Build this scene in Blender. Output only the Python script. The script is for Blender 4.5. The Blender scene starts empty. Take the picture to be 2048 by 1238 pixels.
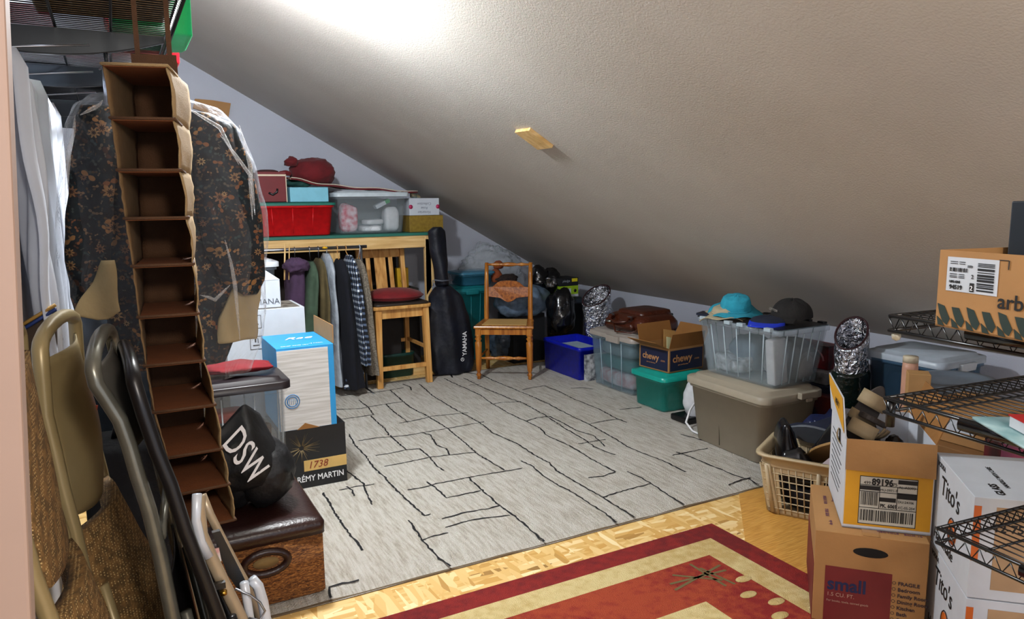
import bpy, bmesh, math, random
from math import sin, cos, pi, radians
from mathutils import Vector, Matrix, noise
random.seed(7)
S = bpy.context.scene
COL = S.collection

# ------------------------------------------------------------------ camera, world, lights
YAW, PITCH, ROLL, FPX, CAMH = radians(28.2), radians(8.3), radians(.72), 1471.0, 1.42
def _axes():
    f = Vector((sin(YAW)*cos(PITCH), cos(YAW)*cos(PITCH), -sin(PITCH)))
    r = Vector((cos(YAW), -sin(YAW), 0)); d = f.cross(r)
    c, s = cos(ROLL), sin(ROLL)
    return r*c+d*s, -r*s+d*c, f
AR, AD, AF = _axes()
cam = bpy.data.objects.new('camera', bpy.data.cameras.new('camera')); COL.objects.link(cam)
cam.data.sensor_width = 36; cam.data.lens = 36*FPX/2048; cam.data.clip_start = .02
m = Matrix((AR, -AD, -AF)).transposed().to_4x4(); m.translation = (0, 0, CAMH); cam.matrix_world = m
S.camera = cam
w = bpy.data.worlds.new('world'); S.world = w; w.use_nodes = True
w.node_tree.nodes['Background'].inputs[0].default_value = (.80, .86, 1, 1)
w.node_tree.nodes['Background'].inputs[1].default_value = 1.0
def lamp(name, loc, power, color, size=.1, kind='POINT', rot=None, sy=None):
    l = bpy.data.lights.new(name, kind); l.energy = power; l.color = color
    if kind == 'AREA':
        l.size = size
        if sy: l.shape = 'RECTANGLE'; l.size_y = sy
    else: l.shadow_soft_size = size
    o = bpy.data.objects.new(name, l); COL.objects.link(o); o.location = loc
    if rot: o.rotation_euler = rot
    return o
lamp('ceiling_lamp_light', (.55, 3.12, 2.33), 112, (.90, .95, 1), .07)
lamp('entry_lamp_light', (.35, -.6, 1.95), 56, (1, .91, .80), .12)
S.view_settings.view_transform = 'Standard'; S.view_settings.look = 'None'
S.view_settings.exposure = .72; S.view_settings.gamma = 1; S.view_settings.use_curve_mapping = False
try: S.cycles.transparent_max_bounces = 24
except Exception: pass

def ray(px, py): return AR*((px-1024)/FPX)+AD*((py-619)/FPX)+AF
EYE = Vector((0, 0, CAMH))
def onz(px, py, z=0): d = ray(px, py); return EYE+d*((z-CAMH)/d.z)
def ony(px, py, y): d = ray(px, py); return EYE+d*(y/d.y)
def onx(px, py, x): d = ray(px, py); return EYE+d*(x/d.x)

# ------------------------------------------------------------------ materials
def srgb(h):
    if isinstance(h, str):
        c = [int(h[i:i+2], 16)/255 for i in (0, 2, 4)]
        return tuple(x/12.92 if x <= .04045 else ((x+.055)/1.055)**2.4 for x in c)+(1,)
    return tuple(h)+(1,) if len(h) == 3 else tuple(h)
_M = {}
def mat(name, col, rough=.6, metal=0, alpha=1, var=.12, vs=18, bump=.0, bs=120, col2=None, spec=.5, stretch=None, emit=None, sheen=0, trans=0):
    if name in _M: return _M[name]
    M = bpy.data.materials.new(name); M.use_nodes = True; _M[name] = M
    nt = M.node_tree; N = nt.nodes; L = nt.links; b = N['Principled BSDF']
    c1 = srgb(col); c2 = srgb(col2) if col2 else tuple(x*(1-var) for x in c1[:3])+(1,)
    tc = N.new('ShaderNodeTexCoord'); mp = N.new('ShaderNodeMapping'); L.new(tc.outputs['Object'], mp.inputs[0])
    if stretch: mp.inputs['Scale'].default_value = stretch
    nz = N.new('ShaderNodeTexNoise'); nz.inputs['Scale'].default_value = vs; nz.inputs['Detail'].default_value = 5
    L.new(mp.outputs[0], nz.inputs[0])
    rp = N.new('ShaderNodeValToRGB'); rp.color_ramp.elements[0].position = .35; rp.color_ramp.elements[1].position = .65
    rp.color_ramp.elements[0].color = c2; rp.color_ramp.elements[1].color = c1
    L.new(nz.outputs[0], rp.inputs[0]); L.new(rp.outputs[0], b.inputs['Base Color'])
    b.inputs['Roughness'].default_value = rough; b.inputs['Metallic'].default_value = metal
    b.inputs['Alpha'].default_value = alpha; b.inputs['Specular IOR Level'].default_value = spec
    if sheen: b.inputs['Sheen Weight'].default_value = sheen
    if trans: b.inputs['Transmission Weight'].default_value = trans
    if emit: b.inputs['Emission Color'].default_value = c1; b.inputs['Emission Strength'].default_value = emit
    if bump:
        n2 = N.new('ShaderNodeTexNoise'); n2.inputs['Scale'].default_value = bs; n2.inputs['Detail'].default_value = 3
        L.new(mp.outputs[0], n2.inputs[0])
        bp = N.new('ShaderNodeBump'); bp.inputs['Strength'].default_value = bump; bp.inputs['Distance'].default_value = .01
        L.new(n2.outputs[0], bp.inputs['Height']); L.new(bp.outputs[0], b.inputs['Normal'])
    return M
def film(name, tint='ffffff', dens=.12, bs=14, bump=1.0, rough=.12):
    """thin clear polythene: mostly see-through, sharp glints on its creases"""
    if name in _M: return _M[name]
    M = bpy.data.materials.new(name); M.use_nodes = True; _M[name] = M
    nt = M.node_tree; N = nt.nodes; L = nt.links; b = N['Principled BSDF']; out = N['Material Output']
    b.inputs['Base Color'].default_value = srgb(tint); b.inputs['Roughness'].default_value = rough
    b.inputs['Specular IOR Level'].default_value = 1
    tr = N.new('ShaderNodeBsdfTransparent'); mx = N.new('ShaderNodeMixShader')
    lw = N.new('ShaderNodeLayerWeight'); lw.inputs['Blend'].default_value = .35
    tc = N.new('ShaderNodeTexCoord')
    nz = N.new('ShaderNodeTexNoise'); nz.inputs['Scale'].default_value = bs; nz.inputs['Detail'].default_value = 4; nz.inputs['Distortion'].default_value = .8
    L.new(tc.outputs['Object'], nz.inputs[0])
    bp = N.new('ShaderNodeBump'); bp.inputs['Strength'].default_value = bump; bp.inputs['Distance'].default_value = .03
    L.new(nz.outputs[0], bp.inputs['Height']); L.new(bp.outputs[0], b.inputs['Normal']); L.new(bp.outputs[0], lw.inputs['Normal'])
    ma = N.new('ShaderNodeMath'); ma.operation = 'MULTIPLY_ADD'; ma.inputs[1].default_value = .55; ma.inputs[2].default_value = dens; ma.use_clamp = True
    pw = math_(N, L, 'POWER', lw.outputs['Facing'], 2.2); L.new(pw, ma.inputs[0])
    L.new(ma.outputs[0], mx.inputs[0]); L.new(tr.outputs[0], mx.inputs[1]); L.new(b.outputs[0], mx.inputs[2]); L.new(mx.outputs[0], out.inputs[0])
    return M
def node_mat(name, build, rough=.7):
    if name in _M: return _M[name]
    M = bpy.data.materials.new(name); M.use_nodes = True; _M[name] = M
    nt = M.node_tree; b = nt.nodes['Principled BSDF']; b.inputs['Roughness'].default_value = rough
    build(nt, nt.nodes, nt.links, b); return M
def ramp(N, L, src, stops, interp='LINEAR'):
    r = N.new('ShaderNodeValToRGB'); cr = r.color_ramp; cr.interpolation = interp
    while len(cr.elements) < len(stops): cr.elements.new(.5)
    for e, (p, c) in zip(cr.elements, stops): e.position = p; e.color = srgb(c)
    L.new(src, r.inputs[0]); return r.outputs[0]
def tex(N, L, kind, scale, vec=None, stretch=(1, 1, 1), rot=(0, 0, 0), **kw):
    tc = N.new('ShaderNodeTexCoord'); mp = N.new('ShaderNodeMapping'); mp.inputs['Scale'].default_value = stretch; mp.inputs['Rotation'].default_value = rot
    L.new(tc.outputs['Object'], mp.inputs[0]); t = N.new('ShaderNodeTex'+kind); t.inputs['Scale'].default_value = scale
    for k, v in kw.items():
        if k in t.inputs: t.inputs[k].default_value = v
        else: setattr(t, k, v)
    L.new(mp.outputs[0], t.inputs['Vector']); return t
def math_(N, L, op, a, b=None, c=None):
    n = N.new('ShaderNodeMath'); n.operation = op
    for i, v in enumerate((a, b, c)):
        if v is None: continue
        if isinstance(v, (int, float)): n.inputs[i].default_value = v
        else: L.new(v, n.inputs[i])
    return n.outputs[0]
def mix(N, L, f, a, b, mode='MIX'):
    n = N.new('ShaderNodeMix'); n.data_type = 'RGBA'; n.blend_type = mode
    if isinstance(f, (int, float)): n.inputs[0].default_value = f
    else: L.new(f, n.inputs[0])
    for i, v in ((6, a), (7, b)):
        if isinstance(v, (tuple, list, str)): n.inputs[i].default_value = srgb(v)
        else: L.new(v, n.inputs[i])
    return n.outputs[2]
def bumpn(N, L, b, h, st=.3, dist=.01):
    bp = N.new('ShaderNodeBump'); bp.inputs['Strength'].default_value = st; bp.inputs['Distance'].default_value = dist
    L.new(h, bp.inputs['Height']); L.new(bp.outputs[0], b.inputs['Normal'])

def _osb(nt, N, L, b):
    v = tex(N, L, 'Voronoi', 44, stretch=(1, .2, 1), rot=(0, 0, .9), Randomness=1.0)
    v2 = tex(N, L, 'Voronoi', 46, stretch=(.22, 1, 1), rot=(0, 0, -.35), Randomness=1.0)
    s = N.new('ShaderNodeSeparateColor'); L.new(v.outputs['Color'], s.inputs[0])
    s2 = N.new('ShaderNodeSeparateColor'); L.new(v2.outputs['Color'], s2.inputs[0])
    st = [(0, '8f6a35'), (.05, 'c99a50'), (.4, 'dab26c'), (.8, 'e6c586'), (.97, 'f2dcaa')]
    c1 = ramp(N, L, s.outputs[0], st); c2 = ramp(N, L, s2.outputs[0], st)
    f = math_(N, L, 'GREATER_THAN', s.outputs[1], .5)
    L.new(mix(N, L, f, c1, c2), b.inputs['Base Color']); bumpn(N, L, b, s2.outputs[1], .15, .004)
OSB = node_mat('osb_board', _osb, .6)
def _lam(nt, N, L, b):
    n = tex(N, L, 'Noise', 8, stretch=(1.5, 26, 1), rot=(0, 0, radians(-42)), Detail=6.0)
    L.new(ramp(N, L, n.outputs[0], [(.3, 'b07a30'), (.5, 'cf9746'), (.62, 'dcab5c'), (.8, 'bb8539')]), b.inputs['Base Color'])
LAM = node_mat('oak_laminate', _lam, .35)
def _rug(nt, N, L, b):
    n = tex(N, L, 'Noise', 16, stretch=(5, .55, 1), Detail=7.0, Roughness=.7)
    n2 = tex(N, L, 'Noise', 3, Detail=4.0)
    c = ramp(N, L, n.outputs[0], [(.28, '93897a'), (.42, 'b9b0a0'), (.52, 'cfc9bd'), (.66, 'ddd9d0'), (.8, 'b3a998')])
    c = mix(N, L, ramp(N, L, n2.outputs[0], [(.45, '000000'), (.62, '8a8a8a')]), c, 'e2ded4')
    L.new(c, b.inputs['Base Color'])
    p = tex(N, L, 'Noise', 160, Detail=4.0); bumpn(N, L, b, p.outputs[0], .9, .02)
    b.inputs['Sheen Weight'].default_value = .2
RUG = node_mat('rug_pile', _rug, .95)
def _pile(c1, c2, sc=30):
    def f(nt, N, L, b):
        n = tex(N, L, 'Noise', sc, Detail=5.0)
        big = tex(N, L, 'Noise', 2.2, Detail=3.0)
        a = math_(N, L, 'ADD', math_(N, L, 'MULTIPLY', n.outputs[0], .45), math_(N, L, 'MULTIPLY', big.outputs[0], .55))
        L.new(ramp(N, L, a, [(.42, c1), (.58, c2)]), b.inputs['Base Color'])
        p = tex(N, L, 'Noise', 220, Detail=2.0); bumpn(N, L, b, p.outputs[0], .7, .012)
    return f
R_MAROON = node_mat('red_rug_maroon', _pile('6e0f12', '8c1c16'), .9)
R_RUST = node_mat('red_rug_rust', _pile('8d2113', 'b5561f'), .9)
R_CREAM = node_mat('red_rug_cream', _pile('c2a668', 'd8c48c'), .9)
R_RED = node_mat('red_rug_red', _pile('861412', 'a5401f'), .9)
def _floral(nt, N, L, b):
    def layer(scale, n_pet, r0, amp, seed):
        tc = N.new('ShaderNodeTexCoord'); mp = N.new('ShaderNodeMapping')
        mp.inputs['Location'].default_value = (seed, 0, seed*.7); L.new(tc.outputs['Object'], mp.inputs[0])
        sx = N.new('ShaderNodeSeparateXYZ'); L.new(mp.outputs[0], sx.inputs[0])
        cb = N.new('ShaderNodeCombineXYZ'); L.new(sx.outputs[0], cb.inputs[0]); L.new(sx.outputs[2], cb.inputs[1])
        v = N.new('ShaderNodeTexVoronoi'); v.voronoi_dimensions = '2D'; v.inputs['Scale'].default_value = scale; L.new(cb.outputs[0], v.inputs['Vector'])
        d = N.new('ShaderNodeVectorMath'); d.operation = 'SUBTRACT'; L.new(cb.outputs[0], d.inputs[0]); L.new(v.outputs['Position'], d.inputs[1])
        s2 = N.new('ShaderNodeSeparateXYZ'); L.new(d.outputs[0], s2.inputs[0])
        ang = math_(N, L, 'ARCTAN2', s2.outputs[1], s2.outputs[0])
        sc = N.new('ShaderNodeSeparateColor'); L.new(v.outputs['Color'], sc.inputs[0])
        rad = math_(N, L, 'MULTIPLY_ADD', math_(N, L, 'SINE', math_(N, L, 'MULTIPLY_ADD', ang, n_pet, math_(N, L, 'MULTIPLY', sc.outputs[1], 6.3))), amp, r0)
        rad = math_(N, L, 'MULTIPLY', rad, math_(N, L, 'ADD', sc.outputs[0], .45))
        inside = math_(N, L, 'LESS_THAN', v.outputs['Distance'], rad)
        ring = math_(N, L, 'LESS_THAN', v.outputs['Distance'], math_(N, L, 'MULTIPLY', rad, .45))
        return inside, ring, sc.outputs[2]
    base = ramp(N, L, tex(N, L, 'Noise', 25, Detail=4.0).outputs[0], [(.4, '070b11'), (.6, '0e1c24')])
    i1, r1, c1 = layer(46, 2, .2, .2, 3.1)
    c = mix(N, L, i1, base, ramp(N, L, c1, [(0, '43291c'), (.4, '4a3828'), (.7, '22383c'), (1, '7a5c40')]))
    i3, r3, c3 = layer(17, 2, .10, .19, 7.7)
    c = mix(N, L, i3, c, ramp(N, L, c3, [(0, '75492a'), (.4, '3b2318'), (.75, '8a6238')], 'CONSTANT'))
    i2, r2, c2 = layer(12, 8, .15, .05, 0)
    c = mix(N, L, i2, c, ramp(N, L, c2, [(0, '8a6a44'), (.6, '6a4630'), (1, '9c8058')]))
    c = mix(N, L, r2, c, '2c1d1a')
    L.new(c, b.inputs['Base Color'])
    bumpn(N, L, b, tex(N, L, 'Noise', 9, Detail=3.0).outputs[0], .6, .04)
FLORAL = node_mat('floral_cloth', _floral, .8)
def _plaid(nt, N, L, b):
    tc = N.new('ShaderNodeTexCoord'); s = N.new('ShaderNodeSeparateXYZ'); L.new(tc.outputs['Object'], s.inputs[0])
    def stripes(o, fr, t): return math_(N, L, 'GREATER_THAN', math_(N, L, 'SINE', math_(N, L, 'MULTIPLY', o, fr)), t)
    h = math_(N, L, 'ADD', s.outputs[0], s.outputs[1])
    a = math_(N, L, 'ADD', stripes(s.outputs[2], 150, .3), stripes(h, 190, .3))
    L.new(ramp(N, L, math_(N, L, 'MULTIPLY', a, .5), [(0, '10131c'), (.4, '4d5c76'), (.9, 'dfe5ea')], 'CONSTANT'), b.inputs['Base Color'])
PLAID = node_mat('plaid_flannel', _plaid, .9)
def _dots(nt, N, L, b):
    v = tex(N, L, 'Voronoi', 170, Randomness=.25)
    d = math_(N, L, 'LESS_THAN', v.outputs['Distance'], .27)
    c = mix(N, L, d, ramp(N, L, tex(N, L, 'Noise', 60).outputs[0], [(.4, '57401f'), (.6, '79592f')]), 'b89a66')
    L.new(c, b.inputs['Base Color']); bumpn(N, L, b, v.outputs['Distance'], .5, .004)
DOTS = node_mat('dotted_upholstery', _dots, .85)
def _wicker(nt, N, L, b):
    n = tex(N, L, 'Noise', 60, stretch=(1, 1, 4), Detail=4.0, Distortion=1.2)
    L.new(ramp(N, L, n.outputs[0], [(.35, '4f2a10'), (.5, '8a5424'), (.62, 'b87b3e')]), b.inputs['Base Color']); bumpn(N, L, b, n.outputs[0], .9, .012)
WICKER = node_mat('woven_seagrass', _wicker, .8)
def _wood(c1, c2, c3, st=(1, 1, .08), sc=40, r=.45):
    def f(nt, N, L, b):
        n = tex(N, L, 'Noise', sc, stretch=st, Detail=5.0, Distortion=.4)
        L.new(ramp(N, L, n.outputs[0], [(.3, c1), (.5, c2), (.68, c3)]), b.inputs['Base Color'])
    return f
PINE = node_mat('pine', _wood('c49a5c', 'd9b274', 'e6c48a'), .55)
PINE_H = node_mat('pine_rail', _wood('c49a5c', 'd9b274', 'e6c48a', (.08, 1, 1)), .55)
OAK = node_mat('honey_oak', _wood('b57c3c', 'd29a54', 'e0b06c'), .4)
OAKC = node_mat('carved_oak', _wood('6b3410', '9a551f', 'b56c2a', (1, 1, 1), 60), .3)
CHAIRW = node_mat('amber_oak', _wood('8c4c16', 'ae6a25', 'c68436'), .25)
def _cane(nt, N, L, b):
    v = tex(N, L, 'Voronoi', 90, Randomness=.0)
    L.new(ramp(N, L, v.outputs['Distance'], [(.25, '5d3f1b'), (.45, 'd3ab66')]), b.inputs['Base Color'])
CANE = node_mat('woven_cane', _cane, .6)
def _wall(c1, c2):
    def f(nt, N, L, b):
        L.new(ramp(N, L, tex(N, L, 'Noise', 1.3, Detail=4.0).outputs[0], [(.35, c1), (.65, c2)]), b.inputs['Base Color'])
        a = tex(N, L, 'Noise', 130, Detail=3.0); bumpn(N, L, b, a.outputs[0], .25, .006)
    return f
CEIL = node_mat('textured_ceiling_paint', _wall('b5aea5', 'beb8b0'), .75)
WALL = node_mat('wall_paint', _wall('acafbb', 'b5b8c3'), .8)
KRAFT = mat('kraft_cardboard', 'a67a49', .8, var=.12, vs=6, bump=.1, bs=60)
KRAFT_D = mat('brown_cardboard', '96652f', .85, var=.15, vs=6, bump=.1, bs=60)
WHITE = mat('white_card', 'bfc5cd', .6, var=.05)
WHITE_P = mat('white_plastic', 'bcc2c8', .35, var=.03)
BLACK = mat('black_plastic', '0c0d11', .35, var=.2)
BLACKM = mat('black_wire_coating', '08090c', .3, spec=.6)
BLACKF = mat('black_fabric', '0c1222', .6, var=.5, vs=7, bump=.9, bs=14)
INK = mat('black_ink', '0b0b0d', .6, var=0)
INKW = mat('white_ink', 'e8e8ea', .5, var=0)
STEEL = mat('steel', '9a9ea6', .3, 1, var=.1)
GREYMETAL = mat('dark_grey_enamel', '3c3e42', .3, .4, var=.2)
TAN = mat('tan_enamel', '96855e', .35, .2, var=.08)
MAROON = mat('maroon_cloth', '62040e', .9, var=.3, vs=12, bump=.3, bs=30, sheen=.08)

# ------------------------------------------------------------------ mesh helpers
class MB:
    def __init__(s): s.v = []; s.f = []; s.m = []; s.sm = []
    def add(s, vs, fs, mi=0, smooth=False, M=None):
        o = len(s.v)
        for p in vs:
            p = Vector(p)
            s.v.append(M @ p if M else p)
        for f in fs: s.f.append([i+o for i in f]); s.m.append(mi); s.sm.append(smooth)
        return s
    def box(s, c, d, mi=0, rz=0, M=None):
        x, y, z = d[0]/2, d[1]/2, d[2]/2
        vs = [Vector((a*x, b*y, e*z)) for a in (-1, 1) for b in (-1, 1) for e in (-1, 1)]
        Rm = Matrix.Translation(c) @ Matrix.Rotation(rz, 4, 'Z')
        if M: Rm = M @ Rm
        return s.add(vs, [(0, 1, 3, 2), (4, 6, 7, 5), (0, 4, 5, 1), (2, 3, 7, 6), (0, 2, 6, 4), (1, 5, 7, 3)], mi, False, Rm)
    def slab(s, pts, n, t, mi=0):
        """polygon pts (planar, 3D) given thickness t along n"""
        n = Vector(n).normalized()*t; k = len(pts); P = [Vector(p) for p in pts]
        s.add(P+[p+n for p in P], [tuple(range(k))[::-1], tuple(range(k, 2*k))]+[(i, (i+1) % k, (i+1) % k+k, i+k) for i in range(k)], mi)
        return s
    def tube(s, path, r, n=8, mi=0, closed=False, flat=1.0, up=None):
        P = [Vector(p) for p in path]; k = len(P); R = r if isinstance(r, (list, tuple)) else [r]*k
        vs = []; prev = None
        for i, p in enumerate(P):
            a = P[(i-1) % k] if (closed or i) else p; b = P[(i+1) % k] if (closed or i < k-1) else p
            t = (b-a).normalized() if (b-a).length > 1e-9 else Vector((0, 0, 1))
            if prev is None:
                u = Vector(up) if up else (Vector((0, 0, 1)) if abs(t.z) < .9 else Vector((1, 0, 0)))
            else: u = prev
            u = (u-t*u.dot(t))
            u = u.normalized() if u.length > 1e-6 else t.orthogonal().normalized()
            prev = u; w_ = t.cross(u)
            for j in range(n):
                an = 2*pi*j/n; vs.append(p+u*(cos(an)*R[i])+w_*(sin(an)*R[i]*flat))
        fs = []
        for i in range(k if closed else k-1):
            for j in range(n):
                a = i*n+j; b = i*n+(j+1) % n; c = ((i+1) % k)*n+(j+1) % n; d = ((i+1) % k)*n+j; fs.append((a, b, c, d))
        if not closed: fs += [tuple(range(n))[::-1], tuple(range((k-1)*n, k*n))]
        return s.add(vs, fs, mi, True)
    def lathe(s, prof, c=(0, 0, 0), n=20, mi=0, sx=1, sy=1, M=None):
        vs = []; fs = []
        for r, z in prof:
            for j in range(n): an = 2*pi*j/n; vs.append(Vector((c[0]+r*sx*cos(an), c[1]+r*sy*sin(an), c[2]+z)))
        for i in range(len(prof)-1):
            for j in range(n): fs.append((i*n+j, i*n+(j+1) % n, (i+1)*n+(j+1) % n, (i+1)*n+j))
        fs += [tuple(range(n))[::-1], tuple(range((len(prof)-1)*n, len(prof)*n))]
        return s.add(vs, fs, mi, True, M)
    def surf(s, fn, nu, nv, mi=0, smooth=True, cu=False):
        vs = [fn(i/(nu if cu else nu-1), j/(nv-1)) for i in range(nu) for j in range(nv)]; fs = []
        for i in range(nu if cu else nu-1):
            for j in range(nv-1):
                i2 = (i+1) % nu; fs.append((i*nv+j, i2*nv+j, i2*nv+j+1, i*nv+j+1))
        return s.add(vs, fs, mi, smooth)
    def loft(s, rings, r=.02, n=4, mi=0, caps=(True, True), smooth=True):
        """rings: (z, w, d[, radius[, cx, cy]]) rounded rectangles"""
        vs = []; k = 4*(n+1)
        for q in rings:
            z, W, D = q[:3]; rr = q[3] if len(q) > 3 else r; cx, cy = (q[4], q[5]) if len(q) > 5 else (0, 0)
            rr = min(rr, W/2, D/2)
            for ci, (sx, sy) in enumerate(((1, 1), (-1, 1), (-1, -1), (1, -1))):
                for j in range(n+1):
                    an = pi/2*(ci+j/n); vs.append((cx+sx*(W/2-rr)+rr*cos(an), cy+sy*(D/2-rr)+rr*sin(an), z))
        fs = []
        for i in range(len(rings)-1):
            for j in range(k): fs.append((i*k+j, i*k+(j+1) % k, (i+1)*k+(j+1) % k, (i+1)*k+j))
        if caps[0]: fs.append(tuple(range(k))[::-1])
        if caps[1]: fs.append(tuple(range((len(rings)-1)*k, len(rings)*k)))
        return s.add(vs, fs, mi, smooth)
    def text(s, body, size, o, u, v, mi=0, shear=0, bold=0, align='LEFT', space=1.0, squash=1.0, ext=.0004):
        cu = bpy.data.curves.new('t', 'FONT'); cu.body = body; cu.size = size; cu.shear = shear; cu.offset = bold; cu.align_x = align
        cu.space_character = space; cu.resolution_u = 3; cu.extrude = ext
        ob = bpy.data.objects.new('t', cu); COL.objects.link(ob)
        bpy.context.view_layer.update()
        dg = bpy.context.evaluated_depsgraph_get(); me = ob.evaluated_get(dg).to_mesh()
        u = Vector(u).normalized(); v = Vector(v).normalized(); n = u.cross(v); o = Vector(o)
        vs = [o+u*(p.co.x*squash)+v*p.co.y+n*(p.co.z+ext) for p in me.vertices]; fs = [tuple(p.vertices) for p in me.polygons]
        s.add(vs, fs, mi); ob.evaluated_get(dg).to_mesh_clear()
        bpy.data.objects.remove(ob); bpy.data.curves.remove(cu); return s
    def quad(s, o, u, v, a, b, mi=0, t=.0006):
        """thin plate: origin o, along u by a, along v by b, raised along u x v"""
        u = Vector(u).normalized(); v = Vector(v).normalized(); o = Vector(o)
        return s.slab([o, o+u*a, o+u*a+v*b, o+v*b], u.cross(v), t, mi)
    def bars(s, o, u, v, a, b, n, mi=0, seed=1):
        rnd = random.Random(seed); u = Vector(u).normalized(); v = Vector(v).normalized(); o = Vector(o); x = 0
        ws = [rnd.choice((.5, 1, 1.6, 2.2)) for _ in range(2*n)]; k = a/sum(ws)
        for i, q in enumerate(ws):
            if i % 2 == 0: s.quad(o+u*(x*k)+u.cross(v)*.0003, u, v, q*k, b, mi)
            x += q
        return s
    def build(s, name, mats, parent=None, bevel=0, sub=0, solid=0, loc=None, rot=None, bseg=2, label=None):
        me = bpy.data.meshes.new(name); me.from_pydata([tuple(p) for p in s.v], [], s.f)
        mats = mats if isinstance(mats, (list, tuple)) else [mats]
        for q in mats: me.materials.append(q)
        me.polygons.foreach_set('material_index', s.m); me.polygons.foreach_set('use_smooth', s.sm); me.update()
        b = bmesh.new(); b.from_mesh(me); bmesh.ops.recalc_face_normals(b, faces=b.faces[:]); b.to_mesh(me); b.free()
        o = bpy.data.objects.new(name, me); COL.objects.link(o)
        if parent: o.parent = parent
        if loc is not None: o.location = loc
        if rot is not None: o.rotation_euler = rot
        if solid: q = o.modifiers.new('s', 'SOLIDIFY'); q.thickness = solid; q.offset = 0
        if bevel: q = o.modifiers.new('b', 'BEVEL'); q.width = bevel; q.segments = bseg; q.limit_method = 'ANGLE'; q.angle_limit = radians(40)
        if sub: q = o.modifiers.new('u', 'SUBSURF'); q.levels = sub; q.render_levels = sub
        if label: o['label'] = label
        return o
X, Y, Zv = Vector((1, 0, 0)), Vector((0, 1, 0)), Vector((0, 0, 1))
def thing(name, label, cat, loc=(0, 0, 0), rz=0, group=None, rot=None):
    o = bpy.data.objects.new(name, None); o.empty_display_size = .05; COL.objects.link(o); o.location = loc
    o.rotation_euler = rot if rot else (0, 0, rz); tag(o, label, cat, group); return o
def tag(o, label, cat, group=None, kind=None):
    o['label'] = label; o['category'] = cat
    if group: o['group'] = group
    if kind: o['kind'] = kind
    return o
def struct(o): o['kind'] = 'structure'; return o
def nz(p, sc, sd=0): return noise.noise(Vector(p)*sc+Vector((sd, sd*.7, sd*1.3)))
def blob(M, c, r, sd=0, amp=.25, sc=5, nu=40, nv=26, mi=0, flat=.25, crease=0):
    """crumpled soft lump: ellipsoid with noise, flattened underneath"""
    c = Vector(c)
    def fn(u, v):
        a = 2*pi*u; b = pi*(v-.5); d = Vector((cos(a)*cos(b), sin(a)*cos(b), sin(b)))
        p = Vector((d.x*r[0], d.y*r[1], d.z*r[2])); k = 1+amp*nz(p, sc, sd)+amp*.5*nz(p, sc*2.3, sd+3)
        if crease: k += crease*(abs(nz(p, sc*3, sd+9))-.15)+crease*.5*abs(nz(p, sc*7, sd+5))
        p = p*k
        if p.z < -r[2]*(1-flat): p.z = -r[2]*(1-flat)
        return c+p
    M.surf(fn, nu, nv, mi, True, cu=True); return M
def clothtube(M, top, bot, w0, w1, d0, d1, sd=0, folds=5, amp=.012, mi=0, n=28, rows=24, ang=0):
    """garment hanging: elliptical section from top to bottom with vertical folds"""
    top, bot = Vector(top), Vector(bot)
    def fn(u, v):
        a = 2*pi*u; t = v; c = top.lerp(bot, t); sh = min(1, (t/.13))**.5 if t < .13 else 1
        ww = (w0+(w1-w0)*t)*(.35+.65*sh); dd = (d0+(d1-d0)*t)*(.5+.5*sh)
        k = 1+amp/max(dd, .01)*sin(a*folds+sd+t*1.5)*min(1, t*3)+.2*nz((cos(a), sin(a), t*3), 1.2, sd)
        p = Vector((cos(a)*ww/2*k, sin(a)*dd/2*k, 0)); p.rotate(Matrix.Rotation(ang, 3, 'Z'))
        return c+p
    M.surf(fn, n, rows, mi, True, cu=True); return M

# generic containers -----------------------------------------------------------
def tote(name, label, loc, rz, w, d, h, body, lid=None, ribs=0, taper=.9, rim=.012, lidh=.03, cat='storage bin', handles=True, r=.035, wall=.003, rot=None, lidover=.012, latch=None, group=None, ribm=None):
    t = thing(name, label, cat, loc, rz, group, rot)
    M = MB(); w0, d0 = w*taper, d*taper
    H_ = h-(lidh if lid else 0)
    M.loft([(.0, w0-.02, d0-.02, r), (.008, w0, d0, r), (H_-.03, w, d, r), (H_-.03, w+rim*2, d+rim*2, r+.01), (H_, w+rim*2, d+rim*2, r+.01), (H_, w-wall*2, d-wall*2, r), (.014, w0-wall*2, d0-wall*2, r), (.012, w0-.03, d0-.03, r)], caps=(True, True))
    bo = M.build('body', body, t)
    if ribs:
        R = MB()
        for i in range(ribs):
            for s_ in (-1, 1):
                f = (i+1)/(ribs+1)-.5
                R.tube([(s_*(w0/2+.001), f*d0, .02), (s_*(w/2+.001), f*d, H_-.03)], .0035, 6)
                R.tube([(f*w0, s_*(d0/2+.001), .02), (f*w, s_*(d/2+.001), H_-.03)], .0035, 6)
        R.build('rib', ribm or body, t)
    if lid:
        Lm = MB(); e = rim+lidover
        Lm.loft([(H_-.012, w+2*e, d+2*e, r+.01), (H_+lidh*.5, w+2*e, d+2*e, r+.01), (H_+lidh*.62, w+2*e-.012, d+2*e-.012, r+.01), (H_+lidh*.62, w+rim-.03, d+rim-.03, r), (H_+lidh, w+rim-.045, d+rim-.045, r)], caps=(False, True))
        Lm.build('lid', lid, t)
        if handles:
            for s_ in (-1, 1):
                q = MB(); q.loft([(H_-.035, .12, .028, .008), (H_+.004, .13, .036, .008)], n=3); q.build('latch', latch or lid, t, loc=(0, s_*(d/2+e), 0), bevel=.002)
    return t
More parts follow.
